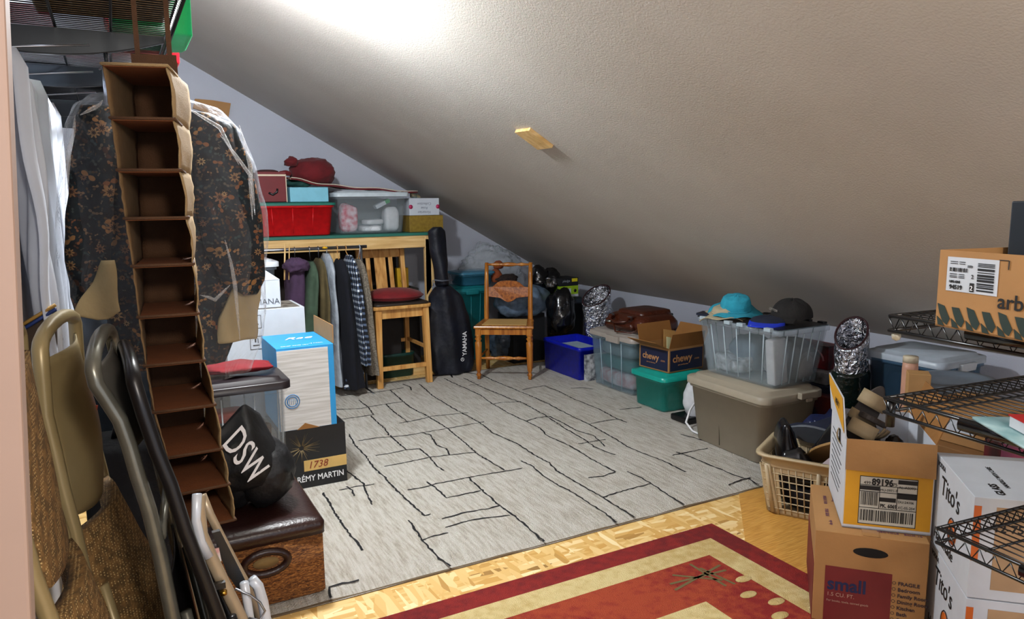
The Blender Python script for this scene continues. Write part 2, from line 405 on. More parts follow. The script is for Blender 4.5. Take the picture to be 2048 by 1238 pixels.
def carton(name, label, loc, rz, w, d, h, m, cat='cardboard box', open_=False, th=.004, flaps=(), inner=None, tape=None, rot=None, group=None):
    """flaps: (side, length, angle out from horizontal) side in -x +x -y +y"""
    t = thing(name, label, cat, loc, rz, group, rot); M = MB()
    if not open_:
        M.box((0, 0, h/2), (w, d, h)); b = M.build('body', m, t, bevel=.002)
    else:
        M.box((0, 0, th/2), (w, d, th))
        for s_ in (-1, 1): M.box((s_*(w/2-th/2), 0, h/2), (th, d, h)); M.box((0, s_*(d/2-th/2), h/2), (w-2*th, th, h))
        M.build('body', m, t)
    for side, ln, an in flaps:
        F = MB(); ax, sg = side[1], 1 if side[0] == '+' else -1
        out = Vector((sg, 0, 0)) if ax == 'x' else Vector((0, sg, 0)); al = Vector((0, 1, 0)) if ax == 'x' else Vector((1, 0, 0))
        hw = (d if ax == 'x' else w)/2; o = out*((w if ax == 'x' else d)/2)+Vector((0, 0, h))
        dr = out*cos(an)+Zv*sin(an)
        F.slab([o-al*hw, o+al*hw, o+al*(hw-.006)+dr*ln, o-al*(hw-.006)+dr*ln], dr.cross(al), th*.8)
        F.build('flap', inner or m, t)
    if tape:
        T = MB(); T.box((0, 0, h+.0005), (w*1.001 if w >= d else .05, .05 if w >= d else d*1.001, .001)); T.build('tape', tape, t)
    return t

def wb(M, name, mats, par, **k):           # a part given in room coordinates
    return M.build(name, mats, par, loc=-par.location, **k)

# ------------------------------------------------------------------ the room
LX, RX, BY, KH, SL = -.28, 4.02, 6.4, .605, .563
def cz(x): return KH+SL*(RX-x)
FY = -1.6
struct(MB().box(((LX+RX)/2, (FY+BY)/2, -.05), (RX-LX+.4, BY-FY+.2, .1)).build('floor', OSB))
struct(MB().slab([(LX, BY, 0), (RX, BY, 0), (RX, BY, KH), (LX, BY, cz(LX))], (0, 1, 0), .1).build('wall_back', WALL))
struct(MB().box((LX-.05, (FY+BY)/2, 1.55), (.1, BY-FY, 3.1)).build('wall_left', WALL))
struct(MB().box((RX+.05, (FY+BY)/2, KH/2), (.1, BY-FY, KH)).build('wall_right', WALL))
struct(MB().slab([(LX, FY, cz(LX)), (RX+.1, FY, cz(RX+.1)), (RX+.1, BY, cz(RX+.1)), (LX, BY, cz(LX))], (SL, 0, 1), .1).build('ceiling', CEIL))
jm = mat('painted_door_casing', 'a68d80', .55, var=.06, vs=4)
J = MB()
J.slab([(-.175, .98, 0), (-.052, .98, 2.2), (-.27, .98, 2.2), (-.27, .98, 0)], (0, 1, 0), .05)
struct(J.build('trim_1', jm, bevel=.004))
# laminate remnant
a, b = onz(1478, 990, 0), onz(1489, 1074, 0); dv = (b-a).normalized(); pv = Vector((-dv.y, dv.x, 0))
if pv.x < 0: pv = -pv
tag(MB().slab([a-dv*.30, a+dv*1.0, a+dv*1.0+pv*.95, a-dv*.30+pv*.95], (0, 0, 1), .003).build('laminate_sheet', LAM),
    'oak look laminate sheet on the floor under the laundry basket and moving box', 'flooring')

# ------------------------------------------------------------------ the two rugs
rg = thing('area_rug', 'large pale grey rug with thin broken black lines', 'rug', (1.82, 4.02, 0))
rx0, rx1, ry0, ry1 = .26, 3.36, 2.49, 5.55
Mr = MB(); nx, ny = 60, 60
def rugp(u, v):
    x, y = rx0+(rx1-rx0)*u, ry0+(ry1-ry0)*v; e = min(u, 1-u, v, 1-v)
    wv = .004*nz((x*9, y*9, 0), 1) if e < .01 else 0
    return Vector((x+wv, y+wv, .004+.014*min(1, e*40)+.0015*nz((x, y, 0), 6)))
Mr.surf(rugp, nx, ny)
Mr.box(((rx0+rx1)/2, (ry0+ry1)/2, .003), (rx1-rx0-.004, ry1-ry0-.004, .006), 1)
wb(Mr, 'pile', [RUG, mat('rug_backing', '6b5a44', .9)], rg)
C3 = lambda p: (600+p[0]*.48828, 700+p[1]*.48828)
C2 = lambda p: (600+p[0]*.53711, 900+p[1]*.53711)
LN3 = [[(370,165),(415,205),(450,235),(520,270),(605,322),(680,385),(725,425),(790,465),(835,493)],
[(490,140),(540,185),(620,235),(735,297),(790,340),(890,385),(960,430),(1020,462),(1050,495),(1110,530),(1240,605),(1330,660),(1390,697),(1390,710)],
[(590,117),(650,145),(740,185),(790,222),(860,262),(925,292),(985,322),(1010,350),(1110,395),(1180,440),(1290,500)],[(1290,500),(1240,518),(1180,524)],
[(670,115),(740,150),(860,200),(915,218),(1000,265),(1080,318),(1160,365),(1210,400),(1290,430)],
[(740,100),(790,125),(880,162),(960,195),(1020,222),(1060,245),(1190,308),(1275,355),(1340,395),(1420,430),(1500,460),(1580,500)],
[(1000,147),(1060,170),(1130,205),(1220,240),(1290,278),(1340,297)],[(910,163),(950,155),(1000,147)],
[(1340,498),(1380,515),(1440,548),(1500,590),(1560,625),(1605,652)],[(1240,605),(1300,585),(1370,565),(1440,548)],[(1560,345),(1620,362),(1660,375)],
[(1525,432),(1580,420),(1670,403)],[(1540,418),(1600,438),(1700,480),(1780,515),(1840,530),(1905,568)],[(1755,555),(1800,535),(1845,523)],
[(905,455),(950,475),(1000,520),(1060,555),(1110,580),(1180,625),(1250,670),(1320,725)],[(520,540),(555,565),(600,607),(680,590),(740,578)],
[(440,573),(500,565),(560,548),(690,523),(760,510),(910,485)],[(690,523),(740,570),(780,605),(820,640),(880,680),(930,725),(980,770),(1030,803)],
[(580,692),(680,665),(760,652),(820,638)],[(595,727),(680,702),(750,690),(860,678)],[(200,345),(225,390),(265,430),(300,480),(345,520),(400,580),(450,625),(510,680),(535,672)],
[(240,372),(320,360),(440,350),(600,322),(740,297),(755,295)],[(345,477),(430,462),(530,440),(620,430),(725,418)],[(310,432),(360,425),(440,408),(490,405),(530,440),(560,475),(590,495)],
[(370,350),(400,380),(437,410)],[(405,300),(480,288),(540,272),(640,262),(690,257)],[(150,245),(250,240),(330,225),(420,212)],[(160,285),(240,275),(305,265)],
[(350,222),(385,255),(430,285),(440,297)],[(290,270),(320,300),(345,320),(365,350)],[(500,338),(535,350),(560,390),(600,405),(612,432)],[(420,140),(450,150),(458,165)],
[(160,190),(240,180),(340,170),(425,155)],[(190,495),(230,525),(260,550),(270,580),(295,635)],[(160,575),(230,560),(305,550)],[(190,560),(215,575),(222,598)],
[(790,222),(830,215),(905,212)],[(925,292),(970,278),(1020,272)],[(1020,272),(1070,295),(1130,330),(1200,350),(1250,395)],[(1140,385),(1190,378),(1250,367)],
[(1110,157),(1160,155),(1200,160)],[(1310,245),(1350,240),(1400,235)],[(1190,302),(1250,290),(1305,283)],[(240,205),(280,235),(300,265)],[(690,145),(740,140)]]
LN2 = [[(405,262),(430,300),(455,335),(480,365),(520,405),(560,435),(578,453)],[(455,335),(500,320),(553,310)],[(85,160),(110,195),(130,235),(160,280),(190,320),(220,355),(235,375)],
[(220,485),(160,497),(110,510),(108,535),(125,560),(130,585)]]
Ml = MB(); rnd = random.Random(3)
for pl in [[C3(p) for p in q] for q in LN3]+[[C2(p) for p in q] for q in LN2]:
    P = [onz(x, y, .018) for x, y in pl]; Q = []
    for i in range(len(P)-1):
        k = max(2, int((P[i+1]-P[i]).length/.018))
        for j in range(k): Q.append(P[i].lerp(P[i+1], j/k))
    Q.append(P[-1]); vs = []; fs = []
    for i, p in enumerate(Q):
        t = (Q[min(i+1, len(Q)-1)]-Q[max(i-1, 0)]).normalized(); nrm = Vector((-t.y, t.x, 0))
        jit = nrm*rnd.uniform(-.0035, .0035); hw = rnd.uniform(.0026, .0062)
        zz = .0196+.0015*nz((p.x, p.y, 0), 6)
        for sg in (-1, 1): q = p+jit+nrm*sg*hw; vs.append((min(max(q.x, rx0+.01), rx1-.01), max(q.y, ry0+.003), zz))
    for i in range(len(Q)-1): fs.append((2*i, 2*i+2, 2*i+3, 2*i+1))
    Ml.add(vs, fs)
wb(Ml, 'line_pattern', mat('black_yarn', '17171a', .95), rg)

rr = thing('accent_rug', 'dark red rug with cream and rust bands and oval motifs', 'rug', (1.3, 1.2, 0))
M = MB()
x1, y1 = 2.215, 2.295; x0, y0 = .35, .2
def ringq(i0, i1, mi, z=.009):
    a_, b_ = (x0+i0, y0+i0, x1-i0, y1-i0), (x0+i1, y0+i1, x1-i1, y1-i1)
    A = [(a_[0], a_[1]), (a_[2], a_[1]), (a_[2], a_[3]), (a_[0], a_[3])]; B = [(b_[0], b_[1]), (b_[2], b_[1]), (b_[2], b_[3]), (b_[0], b_[3])]
    for i in range(4):
        j = (i+1) % 4; M.add([A[i]+(z,), A[j]+(z,), B[j]+(z,), B[i]+(z,)], [(0, 1, 2, 3)], mi)
ringq(0, .105, 0); ringq(.105, .215, 2); ringq(.215, .47, 1)
ii = .47; M.add([(x0+ii, y0+ii, .009), (x1-ii, y0+ii, .009), (x1-ii, y1-ii, .009), (x0+ii, y1-ii, .009)], [(0, 1, 2, 3)], 2)
M.box(((x0+x1)/2, (y0+y1)/2, .0043), (x1-x0, y1-y0, .0085), 0)
wb(M, 'pile', [R_MAROON, R_RED, R_CREAM], rr)
for (px, py) in ((1487, 1158), (1497, 1189), (1553, 1203), (1560, 1231)):
    p = onz(px, py, .0095); M = MB(); M.lathe([(.032, .0), (.03, .0015), (0.001, .002)], (p.x, p.y, .0095), 18, 0, 1.15, .62); wb(M, 'oval_motif', R_CREAM, rr)
M = MB()
for A_, B_ in (((1340, 1168), (1452, 1140)), ((1350, 1180), (1440, 1130)), ((1400, 1136), (1470, 1168)), ((1380, 1128), (1452, 1172)), ((1345, 1150), (1445, 1160))):
    p, q = onz(*A_, .0098), onz(*B_, .0098); n_ = Vector((-(q-p).y, (q-p).x, 0)).normalized()*.006
    M.add([p-n_, q-n_, q+n_, p+n_], [(0, 1, 2, 3)])
wb(M, 'stroke_motif', mat('olive_yarn', '6b5d3a', .95), rr)

# wood offcuts fixed on ceiling and back wall
def ceilpt(px, py):
    d = ray(px, py); t = (KH+SL*RX-CAMH)/(d.z+SL*d.x); return EYE+d*t
P = [ceilpt(*p) for p in ((1032, 259), (1061, 255), (1107, 290), (1078, 294))]
M = MB(); nn = Vector((-SL, 0, -1)).normalized(); M.slab(P, nn, .018)
tag(M.build('wood_block', PINE_H, bevel=.001), 'small pale wood offcut screwed to the sloped ceiling', 'wood block')
P = [ony(*p, BY) for p in ((385, 217), (389, 199), (424, 202), (460, 208), (455, 237), (430, 232))]
M = MB(); M.slab(P, (0, -1, 0), .05)
tag(M.build('cardboard_scrap', KRAFT), 'torn tan cardboard piece high on the back wall above the floral coat', 'cardboard')

# ------------------------------------------------------------------ wall shelf at upper left
SZ, SF = 1.975, .20
ws = thing('wire_shelf', 'black ventilated wire shelf on curved brackets high on left wall', 'shelf', (LX, 3.2, SZ-.3))
M = MB()
sy0, sy1 = 1.55, 5.25
yy = sy0
while yy < sy1:
    M.tube([(LX+.01, yy, SZ), (SF, yy, SZ), (SF+.004, yy, SZ-.03)], .0022, 5); yy += .0255
wb(M, 'wire_deck', BLACKM, ws)
for xx, zz in ((LX+.02, 0), (LX+.17, -.004), (LX+.32, -.004), (SF, 0), (SF+.004, -.032)):
    M = MB(); M.tube([(xx, sy0, SZ+zz), (xx, sy1, SZ+zz)], .0045, 6); wb(M, 'rail', BLACKM, ws)
brm = mat('bracket_enamel', '2b3138', .35, .3)
for yb in (2.72, 3.42, 4.5, 5.15):
    M = MB(); pts = []
    for i in range(13):
        t = i/12; pts.append((LX+.012+(SF-LX-.02)*t, yb, SZ-.085+.055*t*t-.012*sin(pi*t)))
    pts += [(SF-.008, yb, SZ-.008), (LX+.012, yb, SZ-.008)]
    M.slab(pts, (0, 1, 0), .022); wb(M, 'bracket', brm, ws, bevel=.003)
M = MB(); M.tube([(.02, 2.74, SZ-.11), (.02, 4.95, SZ-.11)], .014, 12); wb(M, 'hanging_rod', STEEL, ws)
for yb in (2.72, 3.42, 4.5, 5.15):
    M = MB(); M.box((LX+.008, yb+.01, SZ-.17), (.014, .03, .36)); wb(M, 'wall_standard', WHITE_P, ws)
    M = MB(); M.tube([(.02, yb+.01, SZ-.07), (.02, yb+.01, SZ-.11)], .006, 6); wb(M, 'rod_hook', brm, ws)
# things on the shelf
def pattern_tan(nt, N, L, b):
    n = tex(N, L, 'Noise', 14, Detail=2.0, Distortion=2.5)
    L.new(ramp(N, L, n.outputs[0], [(.46, 'a08455'), (.49, 'cdbd92'), (.52, 'a08455')]), b.inputs['Base Color'])
o = carton('patterned_box', 'tan scroll patterned box on the near end of the wire shelf', (.02, 2.42, SZ+.012), .0, .34, .42, .26, node_mat('tan_scroll_print', pattern_tan), 'box')
red = mat('red_plastic', 'c81420', .35, var=.15); grn = mat('green_plastic', '12b46a', .4, var=.1)
tote('storage_tub', 'bright green lidded tub overhanging the high wire shelf', (.165, 2.95, SZ+.012), 0, .25, .34, .26, grn, grn, taper=.98, rim=.006, lidh=.02, cat='storage bin', handles=False, lidover=.004)
tote('storage_tub', 'red lidded tub behind the green tub on high wire shelf', (.165, 3.50, SZ+.012), 0, .25, .36, .22, red, red, taper=.98, rim=.006, lidh=.02, cat='storage bin', handles=False, lidover=.004)
M = MB(); M.box((.05, 3.95, SZ+.055), (.3, .3, .09)); tag(M.build('book_box', mat('teal_pink_print', '2a6f78', .5, col2='a03c58', vs=5), bevel=.003), 'flat teal and pink box at far end of high wire shelf', 'box')
M = MB(); M.box((-.19, 3.12, SZ+.055), (.12, .3, .1)); tag(M.build('flat_box', mat('maroon_card', '7c1226', .5), bevel=.002), 'maroon flat box seen through the wire shelf', 'box')
M = MB(); M.box((-.18, 3.62, SZ+.055), (.14, .34, .1)); tag(M.build('flat_box', mat('dark_brown_card', '3a2218', .6), bevel=.002), 'dark brown flat box against the wall on high wire shelf', 'box')

# white garment covers and garments along the left wall
gcm = mat('white_nonwoven_cloth', 'c6ccd8', .75, var=.12, vs=5, bump=.3, bs=8)
for i, (y_, wd, zt, zb, tx, lab) in enumerate([(2.5, .34, 1.83, .92, 0, 'white garment cover hanging nearest the door casing'), (2.98, .4, 1.83, .9, .01, 'white garment cover hanging in middle of left wall rod'),
        (3.5, .42, 1.83, .88, .015, 'white garment cover hanging just behind floral coat')]):
    M = MB(); sd = i*3.1
    def fn(u, v, y_=y_, wd=wd, zt=zt, zb=zb, sd=sd, tx=tx):
        z = zt+(zb-zt)*v; yv = y_+(u-.5)*wd*(1.05-.1*v)
        return Vector((LX+.06+tx+.02*sin(u*15+sd+v)+.012*sin(u*31+sd)+.02*nz((u*2, v*2, sd), 1.5)+(.02 if v > .05 else 0), yv, z))
    M.surf(fn, 60, 20); t = thing('garment_cover', lab, 'garment cover', (LX+.06, y_, zb)); wb(M, 'cloth', gcm, t, solid=.004)
    M = MB(); M.tube([(LX+.07, y_, zt-.01), (LX+.07, y_, zt+.03), (-.02, y_, zt+.05)], .003, 6); wb(M, 'hook', STEEL, t)
M = MB(); P = [ony(*p, 3.1) for p in ((100, 650), (90, 640), (112, 480), (118, 640))]; M.slab(P, (0, 1, 0), .05)
tag(M.build('leather_folder', mat('dark_brown_leather', '33150f', .5)), 'dark brown upright leather folder between white covers and floral coat', 'folder')
M = MB(); P = [ony(*p, 2.35) for p in ((40, 662), (112, 618), (120, 900), (40, 960))]; M.slab(P, (0, 1, 0), .03)
t = thing('hamper', 'dark hamper with blue and gold woven edge behind the folding chairs', 'hamper', ony(80, 960, 2.35)); wb(M, 'body', mat('brown_hamper_cloth', '3a2c22', .85), t)
M = MB()
for k_, off in (('a', 0), ('b', .012)):
    M.tube([ony(40, 662, 2.34)+Vector((0, 0, off)), ony(112, 618, 2.34)+Vector((0, 0, off))], .005, 6, 0 if off else 1)
wb(M, 'woven_edge', [mat('gold_braid', 'a07a35', .6), mat('navy_braid', '17306e', .7)], t)

# ------------------------------------------------------------------ floral coat in plastic
CY = 2.85
ct = thing('floral_coat', 'dark teal floral padded coat hanging inside clear dry cleaner plastic', 'coat', (.1, CY, .82))
def garment(M, outline, y0, th, sd, mi=0, nu=36, nv=40):
    """outline: list of (z, xl, xr) top to bottom; inflated front/back"""
    zs = [o[0] for o in outline]
    def at(v):
        f = v*(len(outline)-1); i = min(int(f), len(outline)-2); f -= i; A, B = outline[i], outline[i+1]
        return [A[k]+(B[k]-A[k])*f for k in range(3)]
    def fn(u, v):
        z, a_, b_ = at(v); an = 2*pi*u; cx = (a_+b_)/2; hw = (b_-a_)/2
        x = cx+hw*cos(an); yv = y0+th*sin(an)*(1-.75*(0 if 0 < v < 1 else 1))
        k = nz((x*5, z*4, sd), 1)*.03+.014*sin(x*40+z*6+sd)
        return Vector((x+.012*nz((z*6, sd, u), 1.5), yv+k*(1 if sin(an) < 0 else .5), z))
    M.surf(fn, nu, nv, mi, True, cu=True)
def pxz(px, py, y): p = ony(px, py, y); return p.x, p.z
def outl(rows, y):
    r = []
    for py, xl, xr in rows:
        a_, b_ = ony(xl, py, y), ony(xr, py, y); r.append(((a_.z+b_.z)/2, a_.x, b_.x))
    return r
M = MB(); garment(M, outl([(205, 235, 330), (230, 190, 400), (280, 170, 440), (400, 190, 470), (520, 210, 480), (620, 215, 480), (690, 215, 470), (735, 230, 450)], CY), CY, .075, 1); wb(M, 'body', FLORAL, ct)
M = MB(); garment(M, outl([(212, 165, 235), (240, 152, 240), (330, 140, 232), (430, 134, 225), (520, 132, 222), (590, 138, 215), (618, 150, 205)], CY-.07), CY-.08, .05, 2); wb(M, 'sleeve', FLORAL, ct)
M = MB(); garment(M, outl([(225, 372, 420), (250, 372, 470), (330, 385, 500), (430, 398, 520), (500, 408, 528), (560, 440, 525), (590, 488, 512)], CY-.07), CY-.08, .05, 3); wb(M, 'sleeve', FLORAL, ct)
lin = mat('beige_lining', 'a8966f', .85, var=.15, vs=9, bump=.4, bs=20)
M = MB(); garment(M, outl([(520, 205, 228), (565, 185, 232), (596, 158, 235), (625, 140, 240), (640, 190, 215)], CY-.16), CY-.16, .012, 4); wb(M, 'lining_flap', lin, ct, label='beige lining showing below left sleeve')
M = MB(); garment(M, outl([(500, 492, 525), (580, 470, 528), (640, 440, 524), (690, 430, 520)], CY-.1), CY-.02, .02, 5); wb(M, 'lining_flap', lin, ct, label='beige lining below right sleeve')
M = MB()
def fnp(u, v):
    rows = [(198, 180, 365), (215, 150, 440), (260, 128, 482), (330, 118, 508), (420, 112, 530), (520, 110, 532), (620, 108, 530), (700, 112, 522), (755, 130, 500)]
    f = v*(len(rows)-1); i = min(int(f), len(rows)-2); f -= i; py, xl, xr = [rows[i][k]+(rows[i+1][k]-rows[i][k])*f for k in range(3)]
    a_, b_ = ony(xl, py, CY), ony(xr, py, CY); cx, hw = (a_.x+b_.x)/2, (b_.x-a_.x)/2; an = 2*pi*u
    z = (a_.z+b_.z)/2; x = cx+hw*cos(an)
    return Vector((x+.008*nz((u*6, v*9, 2), 1.4), CY-.02+.165*sin(an)*(1 if sin(an) < 0 else .8)+.03*nz((x*6, z*5, 9), 1.3), z))
M.surf(fnp, 80, 60, 0, True, cu=True); wb(M, 'plastic_cover', film('dry_cleaner_film', 'eef4ff', .035, 9, 1.0, .12), ct)
M = MB()
for A_, B_, C_ in (((372, 215), (440, 255), (478, 330)), ((478, 250), (500, 330), (510, 430)), ((440, 270), (500, 350), (505, 440)), ((450, 480), (470, 570), (480, 680)), ((150, 230), (138, 300), (130, 420)), ((205, 200), (190, 215), (160, 230)), ((400, 590), (430, 600), (460, 570))):
    p = [ony(*q, CY-.19) for q in (A_, B_, C_)]; M = MB(); M.tube([p[0], p[0].lerp(p[1], .5)+Vector((.004, .01, 0)), p[1], p[1].lerp(p[2], .5), p[2]], [.001, .005, .007, .005, .001], 6)
    wb(M, 'crease_highlight', film('film_highlight', 'ffffff', .16, 30, 1, .15), ct)  # whitish tubes drawn as painted highlights along the film's creases
M = MB(); M.tube([(.06, CY, 1.80), (.06, CY, 1.845), (.045, CY, 1.875), (.02, CY, 1.885), (-.002, CY, 1.868)], .003, 6); wb(M, 'hanger_hook', STEEL, ct)

# dark clothes lower behind the coat
M = MB(); garment(M, outl([(600, 160, 300), (660, 130, 300), (760, 140, 310), (880, 160, 330), (1000, 200, 360)], 3.1), 3.12, .06, 8)
t = thing('dark_trousers', 'dark teal clothes hanging low behind floral coat', 'clothes', (.05, 3.12, .4)); wb(M, 'cloth', mat('dark_teal_cloth', '0c1f2c', .9, var=.4, bump=.3, bs=20), t)

sc_ = thing('filler', 'dark upright suitcase added to darken the gap behind the leaning folding chairs', 'filler', (.0, 2.42, .001)); M = MB(); M.loft([(.02, .26, .2, .04), (.0, .24, .18, .04), (.02, .27, .21, .04), (.72, .27, .21, .04), (.74, .24, .18, .04)], n=4)  # made-up case shape, added so the floor between the chairs reads dark
M.build('shell', mat('charcoal_nylon', '14171d', .8, var=.3, bump=.3, bs=60), sc_); M = MB(); M.tube([(-.05, 0, .735), (-.045, 0, .77), (.045, 0, .77), (.05, 0, .735)], .009, 8); M.build('handle', BLACK, sc_)
# ------------------------------------------------------------------ hanging shoe organizer
og = thing('hanging_organizer', 'tall brown fabric shoe organizer hanging open with ten shelves', 'organizer', (.09, 1.9, .6))
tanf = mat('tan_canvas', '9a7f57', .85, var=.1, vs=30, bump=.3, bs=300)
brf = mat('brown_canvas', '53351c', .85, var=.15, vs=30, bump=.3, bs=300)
rowsO = [(128, 206, 332), (236, 223, 346), (340, 237, 358), (437, 251, 371), (532, 266, 384), (634, 278, 394), (731, 292, 406), (824, 309, 427), (914, 335, 441), (988, 352, 456), (1060, 372, 468)]
yws = [-14, -12, -10, -8, -6, -4, -2, 0, 2, 4, 5]
OD = .27; LV = []
for (py, xl, xr), yw in zip(rowsO, yws):
    A_ = ony((xl), py, 1.9); wdt = (ony(xr, py, 1.9)-A_).length
    dr = Vector((cos(radians(yw)), sin(radians(yw)), 0)); dp = Vector((-dr.y, dr.x, 0))
    B_ = A_+dr*wdt; LV.append((A_, B_, B_+dp*OD, A_+dp*OD))
def panel(i0, k0, k1, sag, sd):   # vertical side panel between two corner columns with slight bulge
    M = MB(); a0, a1, b0, b1 = LV[i0][k0], LV[i0][k1], LV[i0+1][k0], LV[i0+1][k1]
    nrm = (a1-a0).cross(Vector((0, 0, 1))).normalized()
    def fn(u, v): p = a0.lerp(a1, u).lerp(b0.lerp(b1, u), v); return p+nrm*sag*sin(pi*v)+nrm*.003*nz((u*3, v*3, sd), 2)
    M.surf(fn, 8, 8); return M
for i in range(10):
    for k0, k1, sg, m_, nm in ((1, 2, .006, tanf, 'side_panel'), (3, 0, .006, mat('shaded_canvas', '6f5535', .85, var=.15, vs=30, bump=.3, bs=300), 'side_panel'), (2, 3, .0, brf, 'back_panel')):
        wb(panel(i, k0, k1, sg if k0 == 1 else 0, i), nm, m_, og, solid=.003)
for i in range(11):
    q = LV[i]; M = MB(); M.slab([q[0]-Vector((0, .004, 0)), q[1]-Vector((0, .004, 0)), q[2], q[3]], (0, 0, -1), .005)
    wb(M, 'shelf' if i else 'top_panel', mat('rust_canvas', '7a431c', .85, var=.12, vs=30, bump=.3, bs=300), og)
    M = MB(); M.tube([q[3]*.5+q[0]*.5, q[0]-Vector((0.004, .006, 0)), q[1]+Vector((.004, -.006, 0)), q[2]*.5+q[1]*.5], .0035, 6); wb(M, 'piping', tanf if i == 0 else brf, og)
M = MB(); q = LV[0]
P0 = LV[0][3]; P1 = LV[0][2]; P1 = P0.lerp(P1, .85); hz = Vector((0, .01, .075)); M.slab([P0, P1, P1+hz, P0+hz], (0, 1, 0), .004)
for k in (.15, .85):
    p = P0.lerp(P1, k)+hz; M.slab([p+Vector((-.006, 0, 0)), p+Vector((.006, 0, 0)), Vector((p.x+.006, p.y, SZ-.006)), Vector((p.x-.006, p.y, SZ-.006))], (0, 1, 0), .003)
wb(M, 'hanging_strap', brf, og)

# ------------------------------------------------------------------ timber storage unit at the back
UY, UZ = 5.65, 1.165
un = thing('timber_shelf_unit', 'low pine framed storage unit with green edged top against back wall', 'shelving', (1.2, UY, 0))
grnedge = mat('green_edge_board', '1c6b5c', .6)
wb(MB().box((1.26, 6.0, UZ+.008), (2.06, .72, .02)), 'top_board', grnedge, un)
wb(MB().box((1.24, UY+.02, UZ-.05), (2.0, .038, .10)), 'fascia', PINE_H, un, bevel=.002)
wb(MB().box((1.24, UY+.06, .035), (2.0, .038, .07)), 'base_rail', PINE_H, un, bevel=.002)
for xx, yy in ((2.255, UY+.02), (1.49, UY+.06), (.30, UY+.02), (2.255, 6.3), (.3, 6.3)):
    wb(MB().box((xx, yy, UZ/2), (.05 if xx > 2 else .09, .04, UZ-.004)), 'post', PINE, un, bevel=.002)
M = MB(); M.slab([ony(*p, UY) for p in ((851, 478), (857, 478), (874, 556), (853, 592))], (0, 1, 0), .018); wb(M, 'gusset', PINE, un, bevel=.001)
wb(MB().box((1.24, 6.34, UZ/2), (1.95, .012, UZ-.02)), 'back_panel', mat('shaded_backdrop', '2b211b', .9), un)  # dark backdrop: the unit's interior shade is put into its colour

# things on the unit
TZ = UZ+.02
redt = mat('red_tote_plastic', 'd2141a', .35, var=.2, vs=30)
t = tote('storage_tote', 'bright red ribbed storage tote with green lid on the pine unit', (1.2, 5.93, TZ), 0, .62, .40, .255, redt, grnedge, ribs=3, taper=.93, lidh=.012, handles=False)
dred = mat('dark_red_card', '680a12', .6, var=.12)
t = carton('gift_box', 'dark red tall box with cream edging on red tote', (1.07, 5.9, TZ+.257), 0, .2, .26, .225, dred, 'box', True)
M = MB(); M.box((0, -.131, .2), (.206, .004, .012)); M.box((.101, -.131, .1), (.006, .004, .2)); M.build('edging', mat('cream_card', 'd8c9b0', .6), t)
M = MB(); M.tube([(-.03, -.134, .07), (0, -.134, .055), (.03, -.134, .075), (.035, -.134, .1)], .008, 6); M.build('handle', BLACK, t)
M = MB(); M.lathe([(.08, .222), (.085, .235), (.05, .245), (.001, .246)], (-.01, 0, 0), 16); M.build('lid', mat('brown_felt', '3a1714', .8), t)
M = MB(); M.box((0, 0, .055), (.29, .28, .11)); t = tag(M.build('light_blue_box', mat('light_blue_card', '77b9cd', .6), bevel=.003, loc=(1.335, 5.88, TZ+.257)), 'small light blue box on the red tote', 'box')
M = MB(); blob(M, (0, 0, .03), (.1, .1, .035), 4, .4, 12, mi=0, flat=.2); tag(M.build('green_scarf', mat('dark_green_cloth', '0d3a34', .85), loc=(1.28, 5.9, TZ+.366)), 'crumpled dark green cloth between blue box and red mat', 'cloth')
# folded mat lying across
pm = node_mat('persian_mat', lambda nt, N, L, b: L.new(ramp(N, L, tex(N, L, 'Voronoi', 40).outputs['Distance'], [(.2, '6b0f18'), (.35, 'c9b79b'), (.5, '7b1420')]), b.inputs['Base Color']), .9)
M = MB(); A_ = ony(582, 358, 5.78); B_ = ony(650, 372, 5.76); C_ = ony(835, 386, 5.76)
def fm(u, v):
    p = A_.lerp(B_, min(1, u*3)) if u < 1/3 else B_.lerp(C_, (u-1/3)*1.5); return p+Vector((0, .42*v, .03*v*(1-u)+.006*sin(u*20)))
M.surf(fm, 40, 8); t = thing('folded_mat', 'maroon oriental mat draped over the bins on top of unit', 'mat', (1.6, 5.9, A_.z)); wb(M, 'cloth', pm, t, solid=.012)
M = MB(); M.tube([fm(i/20, 0)+Vector((0, -.005, 0)) for i in range(21)], .006, 6); wb(M, 'border', MAROON, t)
M = MB(); M.tube([fm(i/20, 0)+Vector((0, -.008, .011)) for i in range(21)], .0035, 6); wb(M, 'fringe', mat('cream_wool', 'c9b9a5', .9), t)
t = thing('maroon_bag', 'crumpled maroon cloth bag with drawn neck on the folded mat', 'bag', (1.4, 5.95, 1.60))
M = MB(); blob(M, (1.42, 5.95, 1.665), (.175, .15, .125), 11, .14, 6, flat=.35, crease=.12); wb(M, 'body', MAROON, t)
M = MB(); blob(M, (1.24, 5.88, 1.745), (.045, .04, .04), 5, .5, 20, 16, 12, crease=.4); blob(M, (1.20, 5.9, 1.66), (.05, .03, .022), 6, .5, 20, 16, 12); wb(M, 'gathered_neck', MAROON, t)
clearp = mat('clear_plastic', 'c9d4da', .18, alpha=.17, var=.02, spec=.7)
frost = mat('frosted_plastic', '9fb6c2', .3, alpha=.42, var=.03, spec=.6)
t = tote('clear_bin', 'clear bin with pale lid full of wrapped goods on unit', (1.83, 5.93, TZ), 0, .57, .38, .34, clearp, mat('pale_lid_plastic', 'bfc9cf', .35), ribs=0, taper=.9, lidh=.035, handles=False)
